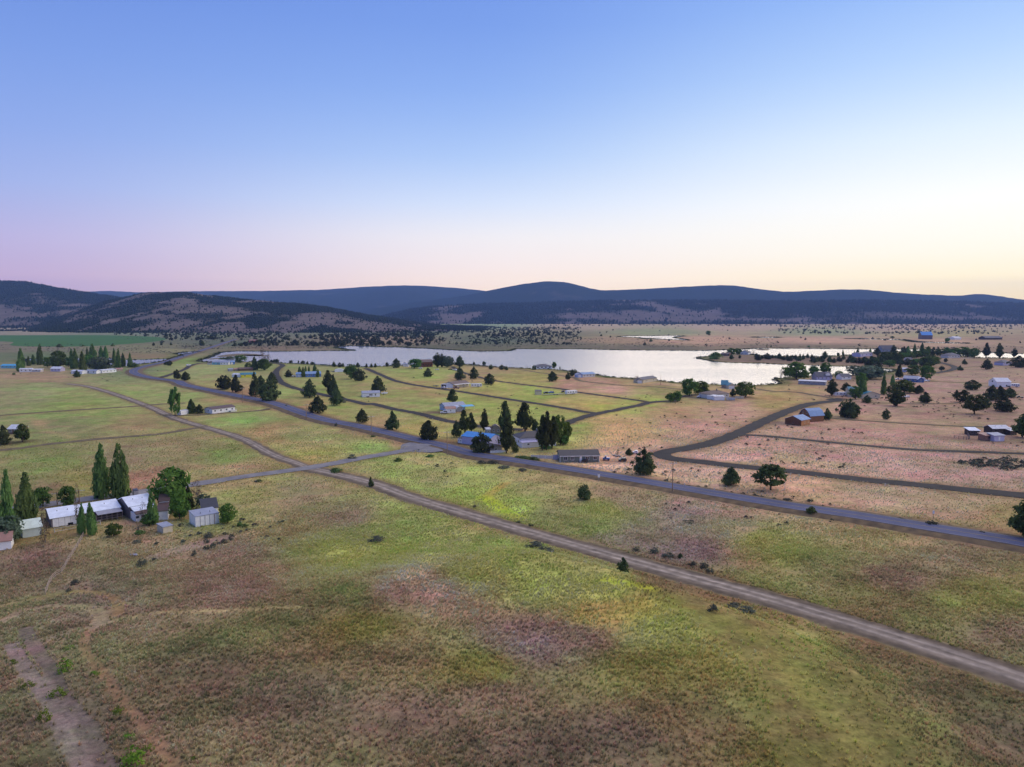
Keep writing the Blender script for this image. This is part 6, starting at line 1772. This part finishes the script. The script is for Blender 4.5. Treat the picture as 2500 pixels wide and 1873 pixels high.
boulder_pile('i', 430, 1412, 110, 'grey rubble heap on the grass below the farm')
boulder_pile('k', 2020, 725, 130, 'heap of brown brush and junk behind the sage grey home', 16, 'brownwood')
boulder_pile('q', 85, 240, 60, 'dark scrap heap beside the farm side road', 9, 'black')
p = G('e', 400, 1292)
isl = empty('islet', p); isl['kind'] = 'structure'; isl['label'] = 'tiny dark islet with bare brush in the far channel'
b = MB(); n_ = 14
vs = [(14 * math.cos(6.283 * q / n_) * random.uniform(.85, 1.1), 9 * math.sin(6.283 * q / n_) * random.uniform(.85, 1.1), .0) for q in range(n_)] + [(8 * math.cos(6.283 * q / n_), 5 * math.sin(6.283 * q / n_), 1.3) for q in range(n_)]
b.add(vs, [(q, (q + 1) % n_, n_ + (q + 1) % n_, n_ + q) for q in range(n_)] + [tuple(range(n_, 2 * n_))]).build('bank', M['embank'], isl)

# ------------------------------------------------------------------ tree labels: what it is, which landmark it stands by, which of its like
PHR = {}
for e, kind, p, hh in TREES:
    d = math.hypot(p.x, p.y); az = math.atan2(p.x, p.y)
    best = None
    for nm_, lx, ly in LANDMARKS:
        q = math.hypot(p.x - lx, p.y - ly)
        if best is None or q < best[0]:
            best = (q, nm_, lx, ly)
    q, nm_, lx, ly = best
    ld, la = math.hypot(lx, ly), math.atan2(lx, ly)
    dx, dy = (az - la) * (d + ld) / 2, d - ld
    if abs(dx) >= abs(dy) * .8:
        rel = 'to the right of' if dx > 0 else 'to the left of'
    else:
        rel = 'behind' if dy > 0 else 'in front of'
    PHR.setdefault((kind, rel, nm_), []).append((q, e, hh))
ORD = ['nearest', 'second nearest', 'third nearest', 'fourth nearest', 'fifth nearest', 'sixth nearest', 'seventh nearest', 'eighth nearest', 'ninth nearest', 'tenth nearest'] + \
      ['%s nearest' % s for s in ('eleventh', 'twelfth', 'thirteenth', 'fourteenth', 'fifteenth', 'sixteenth', 'seventeenth', 'eighteenth', 'nineteenth', 'twentieth')] + \
      ['twenty-%s nearest' % s for s in ('first', 'second', 'third', 'fourth', 'fifth', 'sixth', 'seventh', 'eighth', 'ninth')]
GRP = dict(j='junipers on the lots and fields', s='spruces', p='tall pines', l='poplars', r='leafy green trees', g='bright green leafy trees', w='willows', o='spreading pines', d='bare trees', b='sagebrush shrubs', v='bright weed clumps', u='green shrubs')
for (kind, rel, nm_), L2 in PHR.items():
    L2.sort(key=lambda t_: t_[0])
    for q, (dist, e, hh) in enumerate(L2):
        lb = '%s %s %s' % (LOOK[kind], rel, nm_)
        if len(L2) > 1:
            lb += ', ' + ORD[min(q, len(ORD) - 1)]
        tag(e, lb, CATS.get(kind, 'tree'), GRP[kind])
